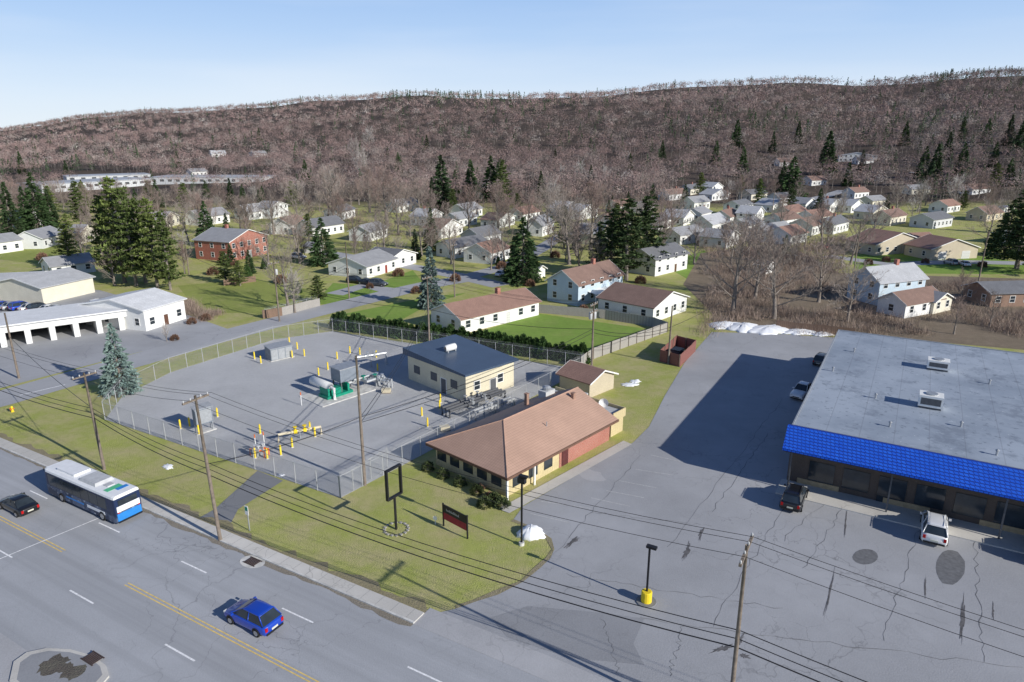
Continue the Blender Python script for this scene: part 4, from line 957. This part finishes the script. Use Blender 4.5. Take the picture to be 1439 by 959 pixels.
def lamp(base,topv,yellow,label,arm=.5):
    p=P(*base);h=ztop(p,topv);e=thing('street_lamp',label,'lamp post',p,math.radians(-30))
    z0=0
    if yellow:
        part(e,'base',MB().tube([(0,0,0),(0,0,.95),(0,0,1.0)],[.42,.42,.36],16).mesh('b',M_YEL));z0=1.0
        part(e,'base_plate',MB().tube([(0,0,0.03),(0,0,.1)],[.8,.78],14).mesh('b',M_OLDP))
    else: part(e,'base',MB().tube([(0,0,0),(0,0,.3)],.25,12).mesh('b',M_CONC2));z0=.3
    part(e,'shaft',MB().box(-.07,-.07,z0,.07,.07,h-.1).mesh('s',M_BLACK))
    part(e,'lamp_head',MB().box(-.25,-.18,h-.1,.55,.18,h+.08).box(-.2,-.14,h-.14,.5,.14,h-.102).mesh('h',M_BLACK));return e
lamp((908,846),768,True,'black light pole with yellow round base in the lot')
e=lamp((733,766),669,False,'tall black lamp post beside the restaurant drive');
part(e,'flood_light',MB().box(-.35,-.2,-.25,.35,.2,.25).mesh('f',M_BLACK),(0,0,ztop(P(733,766),675)))
e=thing('fire_hydrant','yellow and red fire hydrant on the grass verge','fire hydrant',P(18,579))
part(e,'body',MB().tube([(0,0,0),(0,0,.1),(0,0,.11),(0,0,.62),(0,0,.72),(0,0,.8)],[.2,.2,.14,.14,.17,.06],12).mesh('b',M_YEL,True));part(e,'cap',MB().tube([(-.28,0,.48),(.28,0,.48)],.08,8).tube([(0,-.28,.42),(0,0,.42)],.1,8).mesh('c',M_ORANGE))
e=thing('street_sign','small green and white sign on a post at the kerb','sign',P(351,746),RA);part(e,'post',MB().box(-.04,-.04,0,.04,.04,2.6).mesh('p',M_STEEL));part(e,'panel',MB().box(-.22,-.08,1.7,.22,-.045,2.6,0).box(-.18,-.085,2.1,.18,-.081,2.5,1).mesh('p',[M_FRAME,M_GREENM]))
for u,v in((355,790),(131,928),(545,848)):
    e=thing('storm_drain','rusty iron storm drain grate beside the kerb','drain',P(u,v)+Vector((0,0,.035 if u!=131 else .16)),RA,'storm drain grates')
    mb=MB()
    for k in range(7): mb.box(-.6+k*.18,-.35,0,-.5+k*.18,.35,.04)
    mb.box(-.7,-.45,0,.7,-.36,.04).box(-.7,.36,0,.7,.45,.04);part(e,'grate',mb.mesh('g',mat('rusty iron',(.07,.05,.045))))
# snow
def snow(u,v,ru,rv,h,label,rg_=(.55,1.3),ed=(.6,1.2)):
    c=P(u,v);n=30;rings=[]
    off=[random.uniform(*ed) for _ in range(n)]
    for k,(f,z) in enumerate(((1,0),(.8,.35),(.55,.7),(.3,.95),(.05,1))):
        rg=[]
        for i in range(n):
            an=2*math.pi*i/n;p=P(u+math.cos(an)*ru*off[i],v+math.sin(an)*rv*off[i]);q=c+(p-c)*f;rg.append((q.x-c.x,q.y-c.y,z*h*random.uniform(*rg_)+.02 if k else .0))
        rings.append(rg)
    thing('snow_pile',label,'snow',c,0,None,MB().loft(rings).mesh('snow',M_SNOW,True))
snow(746,751,21,10,.8,'melting white snow pile beside the lamp post',(.9,1.1),(.8,1.15))
for u,v,a,b,h in((1018,458,26,6,.6),(1045,461,26,7,.8),(1080,464,36,7,.7),(1125,467,32,4.5,.5),(1155,470,18,3,.4)): snow(u,v,a,b,h,'long melting snow bank at the edge of the lot',(.75,1.15),(.75,1.15))
for u,v,a,b in((236,656,8,4),(884,541,13,3),(893,536,8,3),(395,668,6,2),(1290,243,14,3)): snow(u,v,a,b,.12,'small leftover snow patch on the grass')
# ---------------------------------------------------------------- vehicles
def car_paint(c,n): 
    t=NT(n);t.b.inputs['Coat Weight'].default_value=.6
    return t.done(t.mix(t.noise(2),sc(c,.93),sc(c,1.05)),.35,.1,.5)
M_LAMPW=mat('headlight glass',(.75,.75,.72),.15,.05);M_LAMPR=mat('tail light red',(.45,.01,.01),.2,.05);M_RIM=mat('alloy rim',(.45,.46,.48),.3,.1,metal=.7);M_PLATE=mat('number plate',(.6,.6,.5),.5,.05)
_tm=MB().tube([(0,-.11,0),(0,-.08,0),(0,.08,0),(0,.11,0)],[.30,.335,.335,.30],20).mesh('tyre',M_RUBBER,True)
_rm=MB().tube([(0,-.118,0),(0,.118,0)],.2,14).mesh('rim',M_RIM)
def wheels(e,xs_,w,s=1.):
    for x in xs_:
        for y in(-w,w):
            k=bpy.data.objects.new('wheel',None);k.parent=e;k.location=(x,y,.335*s);k.scale=(s,s*1.1,s);COL.objects.link(k);part(k,'tyre',_tm);part(k,'rim',_rm)
def car(kind,cname,paint,p,rz,label,group=None,cat='car'):
    if kind=='suv': L,Wd,zb,zr,xr0,xf0,xr1,xf1=4.65,.93,1.02,1.70,-2.15,1.15,-1.85,.3
    elif kind=='hatch': L,Wd,zb,zr,xr0,xf0,xr1,xf1=4.35,.90,.98,1.56,-2.0,1.2,-1.45,.2
    elif kind=='pickup': L,Wd,zb,zr,xr0,xf0,xr1,xf1=5.6,.98,1.12,1.85,-.9,1.35,-.7,.65
    else: L,Wd,zb,zr,xr0,xf0,xr1,xf1=4.7,.91,.92,1.42,-1.75,1.1,-.95,.2
    e=thing('parked_car' if group or 'parked' in label else cat,label,cat,p,rz,group)
    hl=L/2;fr=zb-.22
    st=[(-hl,.42,zb-.2,.84),(-hl+.05,.3,zb-.08,.92),(-hl+.25,.26,zb,.98),(-hl+.8,.24,zb+.02,1.01),(0,.22,zb,1.0),(xf0-.05,.22,zb,1.),(hl-.75,.24,zb-.1,.99),(hl-.3,.26,fr,.95),(hl-.08,.3,fr-.1,.88),(hl,.40,fr-.25,.78)]
    rings=[]
    for x,z0,z1,w in st:
        w*=Wd;zm=(z0+z1)/2;rings.append([(x,-w*.9,z0),(x,-w*.99,z0+.13),(x,-w*1.01,zm),(x,-w*.985,z1-.16),(x,-w*.93,z1-.03),(x,-w*.6,z1+.03),(x,w*.6,z1+.03),(x,w*.93,z1-.03),(x,w*.985,z1-.16),(x,w*1.01,zm),(x,w*.99,z0+.13),(x,w*.9,z0)])
    b=MB().loft(rings)
    bo=part(e,'body',b.mesh('body',[paint,M_LGREY],True))
    if kind=='pickup': part(e,'cargo_bed',MB().box(-hl+.2,-Wd*.7,zb+.04,xr0-.2,Wd*.7,zb+.06).mesh('cb',M_LGREY))
    wb=Wd*.9;wt=Wd*.68;B0=[(xr0,-wb,zb),(xf0,-wb,zb),(xf0,wb,zb),(xr0,wb,zb)];T0=[(xr1,-wt,zr),(xf1,-wt,zr),(xf1,wt,zr),(xr1,wt,zr)]
    part(e,'windscreen',MB().poly([B0[1],B0[2],T0[2],T0[1]]).mesh('g',M_GLASS));part(e,'rear_window',MB().poly([B0[3],B0[0],T0[0],T0[3]]).mesh('g',M_GLASS))
    part(e,'side_window',MB().poly([B0[0],B0[1],T0[1],T0[0]]).mesh('g',M_GLASS));part(e,'side_window',MB().poly([B0[2],B0[3],T0[3],T0[2]]).mesh('g',M_GLASS))
    rf=MB();xm_=(xr1+xf1)/2
    rs=[]
    for x,k,dz in((xr1-.08,.96,-.03),(xr1+.15,1.0,.03),(xm_,1.02,.07),(xf1-.2,1.0,.04),(xf1+.08,.97,-.03)):
        w=wt*k+.02;rs.append([(x,-w,zr-.03),(x,-w*.96,zr+dz*.6),(x,-w*.6,zr+dz),(x,w*.6,zr+dz),(x,w*.96,zr+dz*.6),(x,w,zr-.03)])
    rf.loft(rs)
    for i in range(4): rf.tube([B0[i],T0[i]],.04,5)
    for sy in(-1,1):
        xm=(xr0+xf0)/2-.1;rf.tube([(xm,sy*(wb+.01),zb),(xm+.02,sy*(wt+.01),zr)],.035,5)
        if kind=='suv': rf.tube([(xr1+.1,sy*wt*.92,zr+.1),(xf1-.15,sy*wt*.92,zr+.1)],.025,4)
    part(e,'roof',rf.mesh('roof',paint,True))
    wheels(e,(-hl+.85,hl-.88),Wd-.07)
    for x in(-hl+.85,hl-.88):
        for sy in(-1,1):
            pts=[(x+math.cos(q)*.41,sy*(Wd*1.005+.012),.335+math.sin(q)*.41) for q in [math.pi*i/10 for i in range(11)]]
            part(e,'wheel_arch',MB().poly(pts).mesh('wa',M_BLACK))
    for sy in(-1,1):
        part(e,'headlight',MB().box(hl-.3,sy*Wd*.66-.17,fr-.2,hl-.02,sy*Wd*.66+.17,fr-.07).mesh('h',M_LAMPW))
        part(e,'tail_light',MB().box(-hl-.02,sy*Wd*.76-.1,zb-.38,-hl+.14,sy*Wd*.76+.1,zb-.1).mesh('h',M_LAMPR))
        part(e,'mirror',MB().box(xf0-.35,sy*(Wd+.1)-.09,zb,xf0-.22,sy*(Wd+.1)+.09,zb+.15).mesh('h',paint))
    part(e,'number_plate',MB().box(-hl-.03,-.26,.5,-hl+.0,.26,.64).mesh('n',M_PLATE))
    part(e,'rear_bumper',MB().box(-hl-.04,-Wd*.8,.3,-hl+.1,Wd*.8,.45).mesh('n',M_BLACK));part(e,'front_bumper',MB().box(hl-.1,-Wd*.72,.28,hl+.03,Wd*.72,.42).mesh('n',M_BLACK))
    part(e,'grille',MB().box(hl-.12,-.45,.46,hl+.012,.45,.6).mesh('n',M_BLACK))
    return e
PB=car_paint((.01,.06,.45),'blue car paint');PK=car_paint((.012,.013,.016),'black car paint');PW=car_paint((.82,.82,.82),'white car paint');PS=car_paint((.4,.42,.44),'silver car paint');PR_=car_paint((.3,.02,.02),'red car paint');PG=car_paint((.08,.09,.1),'grey car paint')
UP=RA+math.pi
def z2(p,z=.03): return p+Vector((0,0,z))
e=car('hatch','blue',PB,z2(P(357,876)),UP,'bright blue hatchback driving along the road');e.scale=(1.06,1.06,1.06)
car('sedan','black',PK,z2(P(27,716)),UP,'black sedan driving behind the bus')
e=car('suv','black',PK,z2(P(1115,706)),math.radians(59),'black suv parked facing the store');e.scale=(1.06,1.06,1.06)
e=car('suv','white',PW,z2(P(1311,750)),math.radians(59),'white suv parked in front of the store');e.scale=(1.12,1.12,1.12)
car('suv','grey',PG,z2(P(1462,782)),math.radians(59),'grey suv parked in front of the store')
car('pickup','white',PW,z2(P(1128,556)),math.radians(228),'white pickup truck parked beside the store',cat='pickup truck')
car('suv','dark',PG,z2(P(1155,511)),math.radians(50),'dark grey suv parked behind the pickup')
for i,(u,v,k,pt,nm,r) in enumerate(((500,398,'suv',PK,'black',-20),(516,400,'sedan',PK,'black',-25),(532,402,'suv',PG,'grey',-20),(-6,432,'sedan',PW,'white',60),(6,433,'sedan',PB,'blue',60),(19,434,'sedan',PS,'silver',60),(32,435,'suv',PB,'blue',60),(45,436,'sedan',PW,'white',60),(58,437,'suv',PK,'black',60),(71,438,'sedan',PW,'white',60),(84,438,'sedan',PS,'silver',60),(142,432,'suv',PW,'white',60),(155,428,'sedan',PG,'grey',60),(1335,372,'suv',PS,'silver',90),(705,388,'sedan',PW,'white',60),(420,364,'suv',PW,'white',-20),(1245,392,'suv',PG,'grey',10),(655,352,'sedan',PG,'grey',60),(1165,350,'sedan',PR_,'red',30),(1355,374,'sedan',PW,'white',80),(1070,300,'sedan',PS,'silver',0),(1000,345,'sedan',PW,'white',20),(1130,290,'suv',PW,'white',40),(740,362,'suv',PS,'silver',60),(90,372,'suv',PW,'white',10),(870,322,'sedan',PK,'black',10))):
    p=P(u,v);car(k,nm,pt,z2(p,.05),math.radians(r),f'{nm} {"car" if k=="sedan" else "suv"} parked near houses and shops','cars parked in drives and lots')
# bus
e=thing('bus','white and dark blue city bus with wrapped sides','bus',z2(road(toroad(P(118,717))[0],toroad(P(118,717))[1]+1.1)),UP)
def m_wrap():
    t=NT('bus wrap')
    c=t.mix(t.ramp(t.noise(.9,detail=5,rough=.6),.45,.55),(.02,.035,.08),(.10,.13,.2))
    c=t.mix(t.ramp(t.noise(1.7,detail=3),.6,.64),c,(.4,.42,.46))
    return t.done(c,.4)
M_NAVB=m_wrap();M_BW=mat('bus white paint',(.8,.81,.82),.4,.05,2);M_BBL=mat('bus blue paint',(.03,.22,.6),.4,.1,2);M_BGR=mat('bus green paint',(.10,.5,.25),.4,.1,2);M_DNAVY=mat('bus navy paint',(.02,.035,.09),.35,.1,2)
BL,BW_=11.9,1.28
def bring(x,w,z0,z1): return [(x,-w,z0),(x,-w,z1),(x,w,z1),(x,w,z0)]
b=MB();b.loft([bring(-BL/2+.05,BW_*.97,.4,1.35),bring(-BL/2+.25,BW_,.32,1.35),bring(BL/2-.25,BW_,.32,1.35),bring(BL/2,BW_*.95,.4,1.35)])
part(e,'lower_body',b.mesh('lb',M_NAVB),label='dark blue wrapped lower side')
b=MB();b.loft([bring(-BL/2+.05,BW_*.97,1.351,2.75),bring(-BL/2+.3,BW_,1.351,2.75),bring(BL/2-.3,BW_,1.351,2.75),bring(BL/2-.05,BW_*.94,1.351,2.75)]);part(e,'upper_body',b.mesh('ub',M_DNAVY))
b=MB()
def rr(x,s): return [(x,-BW_*s,2.751),(x,-BW_*s*.97,2.95),(x,-BW_*.8*s,3.08),(x,BW_*.8*s,3.08),(x,BW_*s*.97,2.95),(x,BW_*s,2.751)]
b.loft([rr(-BL/2+.06,.96),rr(-BL/2+.4,1),rr(BL/2-.4,1),rr(BL/2-.1,.93)]);ro=part(e,'roof',b.mesh('r',M_BW))
part(ro,'roof_unit',MB().loft([[(-2.6,-.95,3.083),(.2,-.95,3.083),(.2,.95,3.083),(-2.6,.95,3.083)],[(-2.4,-.8,3.35),(0,-.8,3.35),(0,.8,3.35),(-2.4,.8,3.35)]]).mesh('u',M_LGREY));part(ro,'roof_unit',MB().box(1.2,-.8,3.083,4.2,.8,3.3).mesh('u',M_BW))
part(ro,'roof_hatch',MB().box(-3.6,-.35,3.083,-2.9,.35,3.16).mesh('u',M_LGREY))
part(ro,'roof_wrap',MB().box(-5.0,-.9,3.082,-4.5,.2,3.1,0).box(-4.49,-.6,3.082,-3.8,.9,3.1,1).mesh('w',[M_BBL,M_BGR]),label='blue and green roof graphics')
for sy in(-1,1):
    for i in range(7):
        x=-4.6+i*1.42;part(e,'window',MB().box(x,sy*BW_-.02,1.45,x+1.36,sy*BW_+.02,2.6).mesh('w',M_GLASS))
    part(e,'side_graphic',MB().box(-4.1,sy*BW_-.016,.75,-1.2,sy*BW_+.016,1.05,1).box(-.6,sy*BW_-.016,.8,2.4,sy*BW_+.016,.95,2).mesh('g',[M_NAVB,M_BW,M_BBL]))
part(e,'rear_panel',MB().box(-BL/2+.0,-1.15,.5,-BL/2+.045,1.15,1.25,0).box(-BL/2+.0,-1.1,1.4,-BL/2+.045,1.1,1.95,1).mesh('rp',[M_BBL,M_BW]))
part(e,'rear_window',MB().box(-BL/2+.0,-.9,2.0,-BL/2+.046,.9,2.55).mesh('rw',M_GLASS))
part(e,'windscreen',MB().box(BL/2-.1,-1.1,1.2,BL/2+.01,1.1,2.6).mesh('ws',M_GLASS));part(e,'destination_sign',MB().box(BL/2-.08,-.8,2.63,BL/2+.0,.8,2.73).mesh('ds',M_BLACK))
for y in(-1,1):
    part(e,'tail_light',MB().box(-BL/2-.01,y*.98-.1,1.28,-BL/2+.044,y*.98+.1,1.39).mesh('t',M_LAMPR));part(e,'headlight',MB().box(BL/2-.06,y*.9-.15,.65,BL/2+.02,y*.9+.15,.85).mesh('t',M_LAMPW))
part(e,'rear_bumper',MB().box(-BL/2-.08,-1.15,.35,-BL/2+.04,1.15,.49).mesh('b',M_BLACK));part(e,'front_bumper',MB().box(BL/2-.02,-1.15,.35,BL/2+.1,1.15,.55).mesh('b',M_BLACK))
wheels(e,(-3.6,3.3),BW_-.12,1.45)
# ---------------------------------------------------------------- scattered trees
random.seed(77)
def ok(x,y,tr=2.):
    for poly in EXCL:
        if inpoly(x,y,poly): return False
    return True
n=0;tries=0
def pix(x,y,z):
    dep=y*CP+(H-z)*SP;up=y*SP-(H-z)*CP
    return 719.5+F*x/dep,479.5-F*up/dep
while n<225 and tries<9000:
    tries+=1
    y=random.uniform(165,410);x=random.uniform(-.80,.80)*y
    z=terr1(x,y);u,v=pix(x,y,z)
    if u<-30 or u>1470: continue
    if v>372 and u<1000: continue
    if u>1200 and 322<v<460: continue
    dens=.55+.45*math.sin(x*.03+1)*math.cos(y*.04)
    if y<300 and u<950: dens*=.75
    if u>970 and 345<v<470: dens=.3
    if u>960 and 290<v<345: dens*=.4
    if v>400 and u<985: continue
    if random.random()>dens*.8+.06: continue
    if not ok(x,y): continue
    k=random.random()
    if k<.78: tree('bare',(x,y,z),random.uniform(9,16),wide=random.uniform(1,1.25))
    elif k<.84: tree('birch',(x,y,z),random.uniform(8,13),wide=1.1)
    elif k<.95: tree('spruce',(x,y,z),random.uniform(6,15))
    else: tree('pine',(x,y,z),random.uniform(9,15),wide=1.2)
    n+=1
# ---------------------------------------------------------------- forest (uncountable)
def forest(N,y0,y1,K,w,ln,seed,big=1.):
    r=np.random.default_rng(seed)
    y=np.sqrt(r.uniform(y0**2,y1**2,N));x=r.uniform(-.82,.82,N)*y
    rr_=x/y;yc=np.interp(rr_,[-.8,-.2,.3,.8],[2000,1500,1300,950])
    keep=y<yc*1.06
    st=np.interp(rr_,[-.8,-.25,.1,.4,.8],[430,400,335,350,360]);keep&=y>st
    for poly in EXCL:
        P2=np.array([p[:2] for p in poly])
        if P2[:,1].max()<300: continue
        lo=P2.min(0);hi=P2.max(0)
        keep&=~((x>lo[0])&(x<hi[0])&(y>lo[1])&(y<hi[1]))
    keep&=~((y<640)&(rr_<-.36)&(np.sin(x*.02)*np.cos(y*.017)>.35))
    x=x[keep];y=y[keep];yc=yc[keep];n=len(x);z=terr(x,y)
    rr_=x/y
    cl=np.sin(x*.009+2)*np.cos(y*.006)+.6*np.sin(x*.021)*np.sin(y*.013+1)
    con=(r.random(n)<.03+.2*(cl>.6)+.45*((np.abs(rr_+.08)<.10)&(y>yc*.86))+.10*((rr_>.12)&(y>600)&(cl>0)))
    hh=r.uniform(11,15.5,n)*big;hh[con]*=1.05;R=hh*r.uniform(.38,.5,n)
    pat=.5+.5*np.sin(x*.011+np.sin(y*.008)*2)*np.cos(y*.009+np.sin(x*.006))
    pa2=.5+.5*np.sin(x*.004+1.5)*np.sin(y*.0062+x*.002)
    lt=r.random(n)
    pal=np.array([[.27,.225,.205],[.25,.18,.168],[.27,.195,.18],[.165,.125,.118],[.38,.345,.32]])
    pr=np.stack([.12+.4*pat,.28+.2*pa2,.3-.15*pat,.2-.15*pat+.12*(1-pa2),.015+.05*pat],1);cs=np.cumsum(pr/pr.sum(1,keepdims=True),axis=1)
    ix=(lt[:,None]>cs).sum(1).clip(0,4)
    base=pal[ix]*(0.84+.26*r.random(n)+.26*(pa2-.5))[:,None]
    base[con]=np.array([.042,.066,.034])*(.7+.7*r.random((con.sum(),1)))
    a=r.normal(size=(n,K,3));a[...,2]=np.abs(a[...,2])*.9-.3*np.abs(r.normal(size=(n,K)));a/=np.linalg.norm(a,axis=2,keepdims=True);q=r.random((n,K,1))**(1/3.6)
    q=q*(1+.15*np.sin(a[...,:1]*5+x[:,None,None])*np.cos(a[...,1:2]*4+y[:,None,None]))
    sx=R[:,None];cz=z+hh*.5
    pos=np.empty((n,K,3));pos[...,0]=x[:,None]+a[...,0]*q[...,0]*sx;pos[...,1]=y[:,None]+a[...,1]*q[...,0]*sx;pos[...,2]=cz[:,None]+a[...,2]*q[...,0]*(hh*.42)[:,None]
    ci=np.nonzero(con)[0];m=len(ci)
    t=r.random((m,K))**1.3;az=r.uniform(0,6.283,(m,K));rad=(1-t)*R[ci][:,None]*.6+.2
    pos[ci,:,0]=x[ci][:,None]+np.cos(az)*rad*r.uniform(.4,1,(m,K));pos[ci,:,1]=y[ci][:,None]+np.sin(az)*rad*r.uniform(.4,1,(m,K));pos[ci,:,2]=z[ci][:,None]+hh[ci][:,None]*(.08+.92*t)
    a[ci,:,0]=np.cos(az);a[ci,:,1]=np.sin(az);a[ci,:,2]=.3
    a/=np.linalg.norm(a,axis=2,keepdims=True)
    # twigs lie mostly in the crown surface so each crown shades as a soft rounded mass
    d=r.normal(size=(n,K,3));d[...,2]=d[...,2]*.7+.15;d-=.75*(d*a).sum(2,keepdims=True)*a
    d/=np.linalg.norm(d,axis=2,keepdims=True)
    a2=a+r.normal(size=(n,K,3))*.26
    pp=np.cross(d,a2);pp/=np.linalg.norm(pp,axis=2,keepdims=True)
    wv=np.full((n,K,1),w);wv[ci]*=1.7;lv=ln*r.uniform(.5,1.1,(n,K,1));lv[ci]*=.8
    V=np.stack([pos-pp*wv-d*lv*.4,pos+pp*wv-d*lv*.4,pos+d*lv*.6],2)
    T=np.repeat((base[:,None,:]*(1+r.uniform(-.1,.1,(n,K,1)))).reshape(-1,3),3,axis=0)
    nb_=y<900
    tw=np.full(nb_.sum(),.15);X_,Y_,Z_=x[nb_],y[nb_],z[nb_];zt=Z_+hh[nb_]*.55
    Tv=np.stack([np.stack([X_-tw,Y_,Z_-.5],1),np.stack([X_+tw,Y_,Z_-.5],1),np.stack([X_,Y_,zt],1)],1)
    Tc=np.full((len(X_)*3,3),.2)*np.array([1,.9,.82])
    return np.concatenate([V.reshape(-1,3),Tv.reshape(-1,3)]),np.concatenate([T,Tc])
V1,T1=forest(2300,335,640,140,.12,1.4,1,1.0)
V2,T2=forest(3900,600,1050,72,.24,1.7,2,1.0)
V3,T3=forest(9500,1000,2150,34,.5,2.0,3,1.0)
VV=np.concatenate([V1,V2,V3]);TT=np.concatenate([T1,T2,T3])
o=bpy.data.objects.new('forest',np_mesh('forest',VV,3,[M_TWIG],TT));o['kind']='stuff';o['label']='dense leafless brown woodland with scattered conifers on hills';o['category']='forest';COL.objects.link(o)
# brush undergrowth
def brush(N,xr,yr,test,seed,hmax=2.2,K=26,col=(.29,.225,.185)):
    r=np.random.default_rng(seed);xs_=[];ys_=[]
    while len(xs_)<N:
        x=r.uniform(*xr);y=r.uniform(*yr);z=terr1(x,y);u,v=pix(x,y,z)
        if not test(u,v,x,y): continue
        xs_.append(x);ys_.append(y)
    x=np.array(xs_);y=np.array(ys_);z=terr(x,y);z[y<290]=0;n=len(x)
    hs=r.uniform(.3,1.25,(n,1,1))
    p=np.stack([x,y,z],1)[:,None,:]+r.normal(size=(n,K,3))*np.array([.8,.8,0.15])+np.array([0,0,.1])
    d=r.normal(size=(n,K,3))*.45+np.array([0,0,1]);d/=np.linalg.norm(d,axis=2,keepdims=True)
    pp=np.cross(d,r.normal(size=(n,K,3)));pp/=np.linalg.norm(pp,axis=2,keepdims=True)
    L=r.uniform(.5,hmax,(n,K,1))*hs;V=np.stack([p-pp*.03,p+pp*.03,p+d*L],2).reshape(-1,3)
    base=np.array(col)*(.6+.8*r.random((n,1)))
    T=np.repeat(np.repeat(base,K,axis=0),3,axis=0);return V,T
Vb,Tb=brush(2000,(20,220),(118,300),lambda u,v,x,y:(u>985 and 335<v<482 and u<1480 and not(u>1190 and v<400) and math.sin(x*.17)*math.cos(y*.13)>-.45 and ok(x,y)),5,2.6,28)
Vc,Tc=brush(2200,(-330,330),(240,420),lambda u,v,x,y:(-30<u<1470 and v<340 and ok(x,y) and math.sin(x*.05)*math.cos(y*.06)>-.2),6)
Vd,Td=brush(220,(-130,-60),(90,170),lambda u,v,x,y:(250<u<480 and 425<v<475 and ok(x,y)),7,1.6)
o=bpy.data.objects.new('undergrowth',np_mesh('undergrowth',np.concatenate([Vb,Vc,Vd]),3,[M_TWIG],np.concatenate([Tb,Tc,Td])));o['kind']='stuff';o['label']='reddish brown brush and brambles below bare trees';o['category']='undergrowth';COL.objects.link(o)
# ---------------------------------------------------------------- light, sky, camera
EL=math.radians(24.7);sd=Vector((-.816*math.cos(EL),.578*math.cos(EL),-math.sin(EL)))
ld=bpy.data.lights.new('sun','SUN');ld.energy=5.0;ld.angle=math.radians(.5);ld.color=(1,.96,.89)
lo=bpy.data.objects.new('sun',ld);lo.rotation_euler=sd.to_track_quat('-Z','Y').to_euler();COL.objects.link(lo)
w=bpy.data.worlds.new('World');scene.world=w;w.use_nodes=True;nt=w.node_tree
N_=nt.nodes.new;LK=nt.links.new
bg=nt.nodes['Background'];sk=N_('ShaderNodeTexSky');sk.sky_type='NISHITA';sk.sun_disc=False;sk.sun_elevation=EL;sk.sun_rotation=math.radians(125.3);sk.air_density=1.0;sk.dust_density=.4;sk.ozone_density=1.5;sk.altitude=100
tc=N_('ShaderNodeTexCoord');sx=N_('ShaderNodeSeparateXYZ');LK(tc.outputs['Generated'],sx.inputs[0])
cr=N_('ShaderNodeValToRGB');LK(sx.outputs[2],cr.inputs[0])
el=cr.color_ramp.elements
cols=[(0.0,(.82,.91,1.0)),(.05,(.70,.83,1.0)),(.13,(.47,.66,.96)),(.2,(.34,.54,.90)),(.33,(.09,.18,.42)),(1.,(.025,.055,.15))]
el[0].position=0;el[0].color=(*cols[0][1],1);el[1].position=1;el[1].color=(*cols[-1][1],1)
for p_,c_ in cols[1:-1]:
    q=el.new(p_);q.color=(*c_,1)
vm=N_('ShaderNodeVectorMath');vm.operation='SCALE';LK(cr.outputs[0],vm.inputs[0]);vm.inputs[3].default_value=10.
m0=N_('ShaderNodeMix');m0.data_type='RGBA';m0.inputs[0].default_value=.9;LK(sk.outputs[0],m0.inputs[6]);LK(vm.outputs[0],m0.inputs[7])
mp=N_('ShaderNodeMapping');mp.inputs['Scale'].default_value=(1.2,1.2,9);LK(tc.outputs['Generated'],mp.inputs['Vector'])
nz=N_('ShaderNodeTexNoise');nz.inputs['Scale'].default_value=1.6;nz.inputs['Detail'].default_value=5;nz.inputs['Roughness'].default_value=.45;LK(mp.outputs[0],nz.inputs['Vector'])
mr=N_('ShaderNodeMapRange');mr.inputs[1].default_value=.45;mr.inputs[2].default_value=.8;mr.inputs[4].default_value=.35;LK(nz.outputs['Fac'],mr.inputs[0])
lim=N_('ShaderNodeMapRange');lim.inputs[1].default_value=.35;lim.inputs[2].default_value=.15;LK(sx.outputs[2],lim.inputs[0])
mm=N_('ShaderNodeMath');mm.operation='MULTIPLY';LK(mr.outputs[0],mm.inputs[0]);LK(lim.outputs[0],mm.inputs[1])
mx=N_('ShaderNodeMix');mx.data_type='RGBA';mx.inputs[7].default_value=(8.6,9.2,9.9,1);LK(mm.outputs[0],mx.inputs[0]);LK(m0.outputs[2],mx.inputs[6]);LK(mx.outputs[2],bg.inputs[0])
bg.inputs[1].default_value=.1
cd=bpy.data.cameras.new('camera');cd.lens=24;cd.sensor_width=36;cd.clip_end=12000;cd.clip_start=.5
co=bpy.data.objects.new('camera',cd);co.location=(0,0,H);co.rotation_euler=(math.pi/2-PIT,0,0);COL.objects.link(co);scene.camera=co
scene.view_settings.view_transform='Standard';scene.view_settings.look='None';scene.view_settings.exposure=0
print('verts forest',len(VV),'scatter',n)
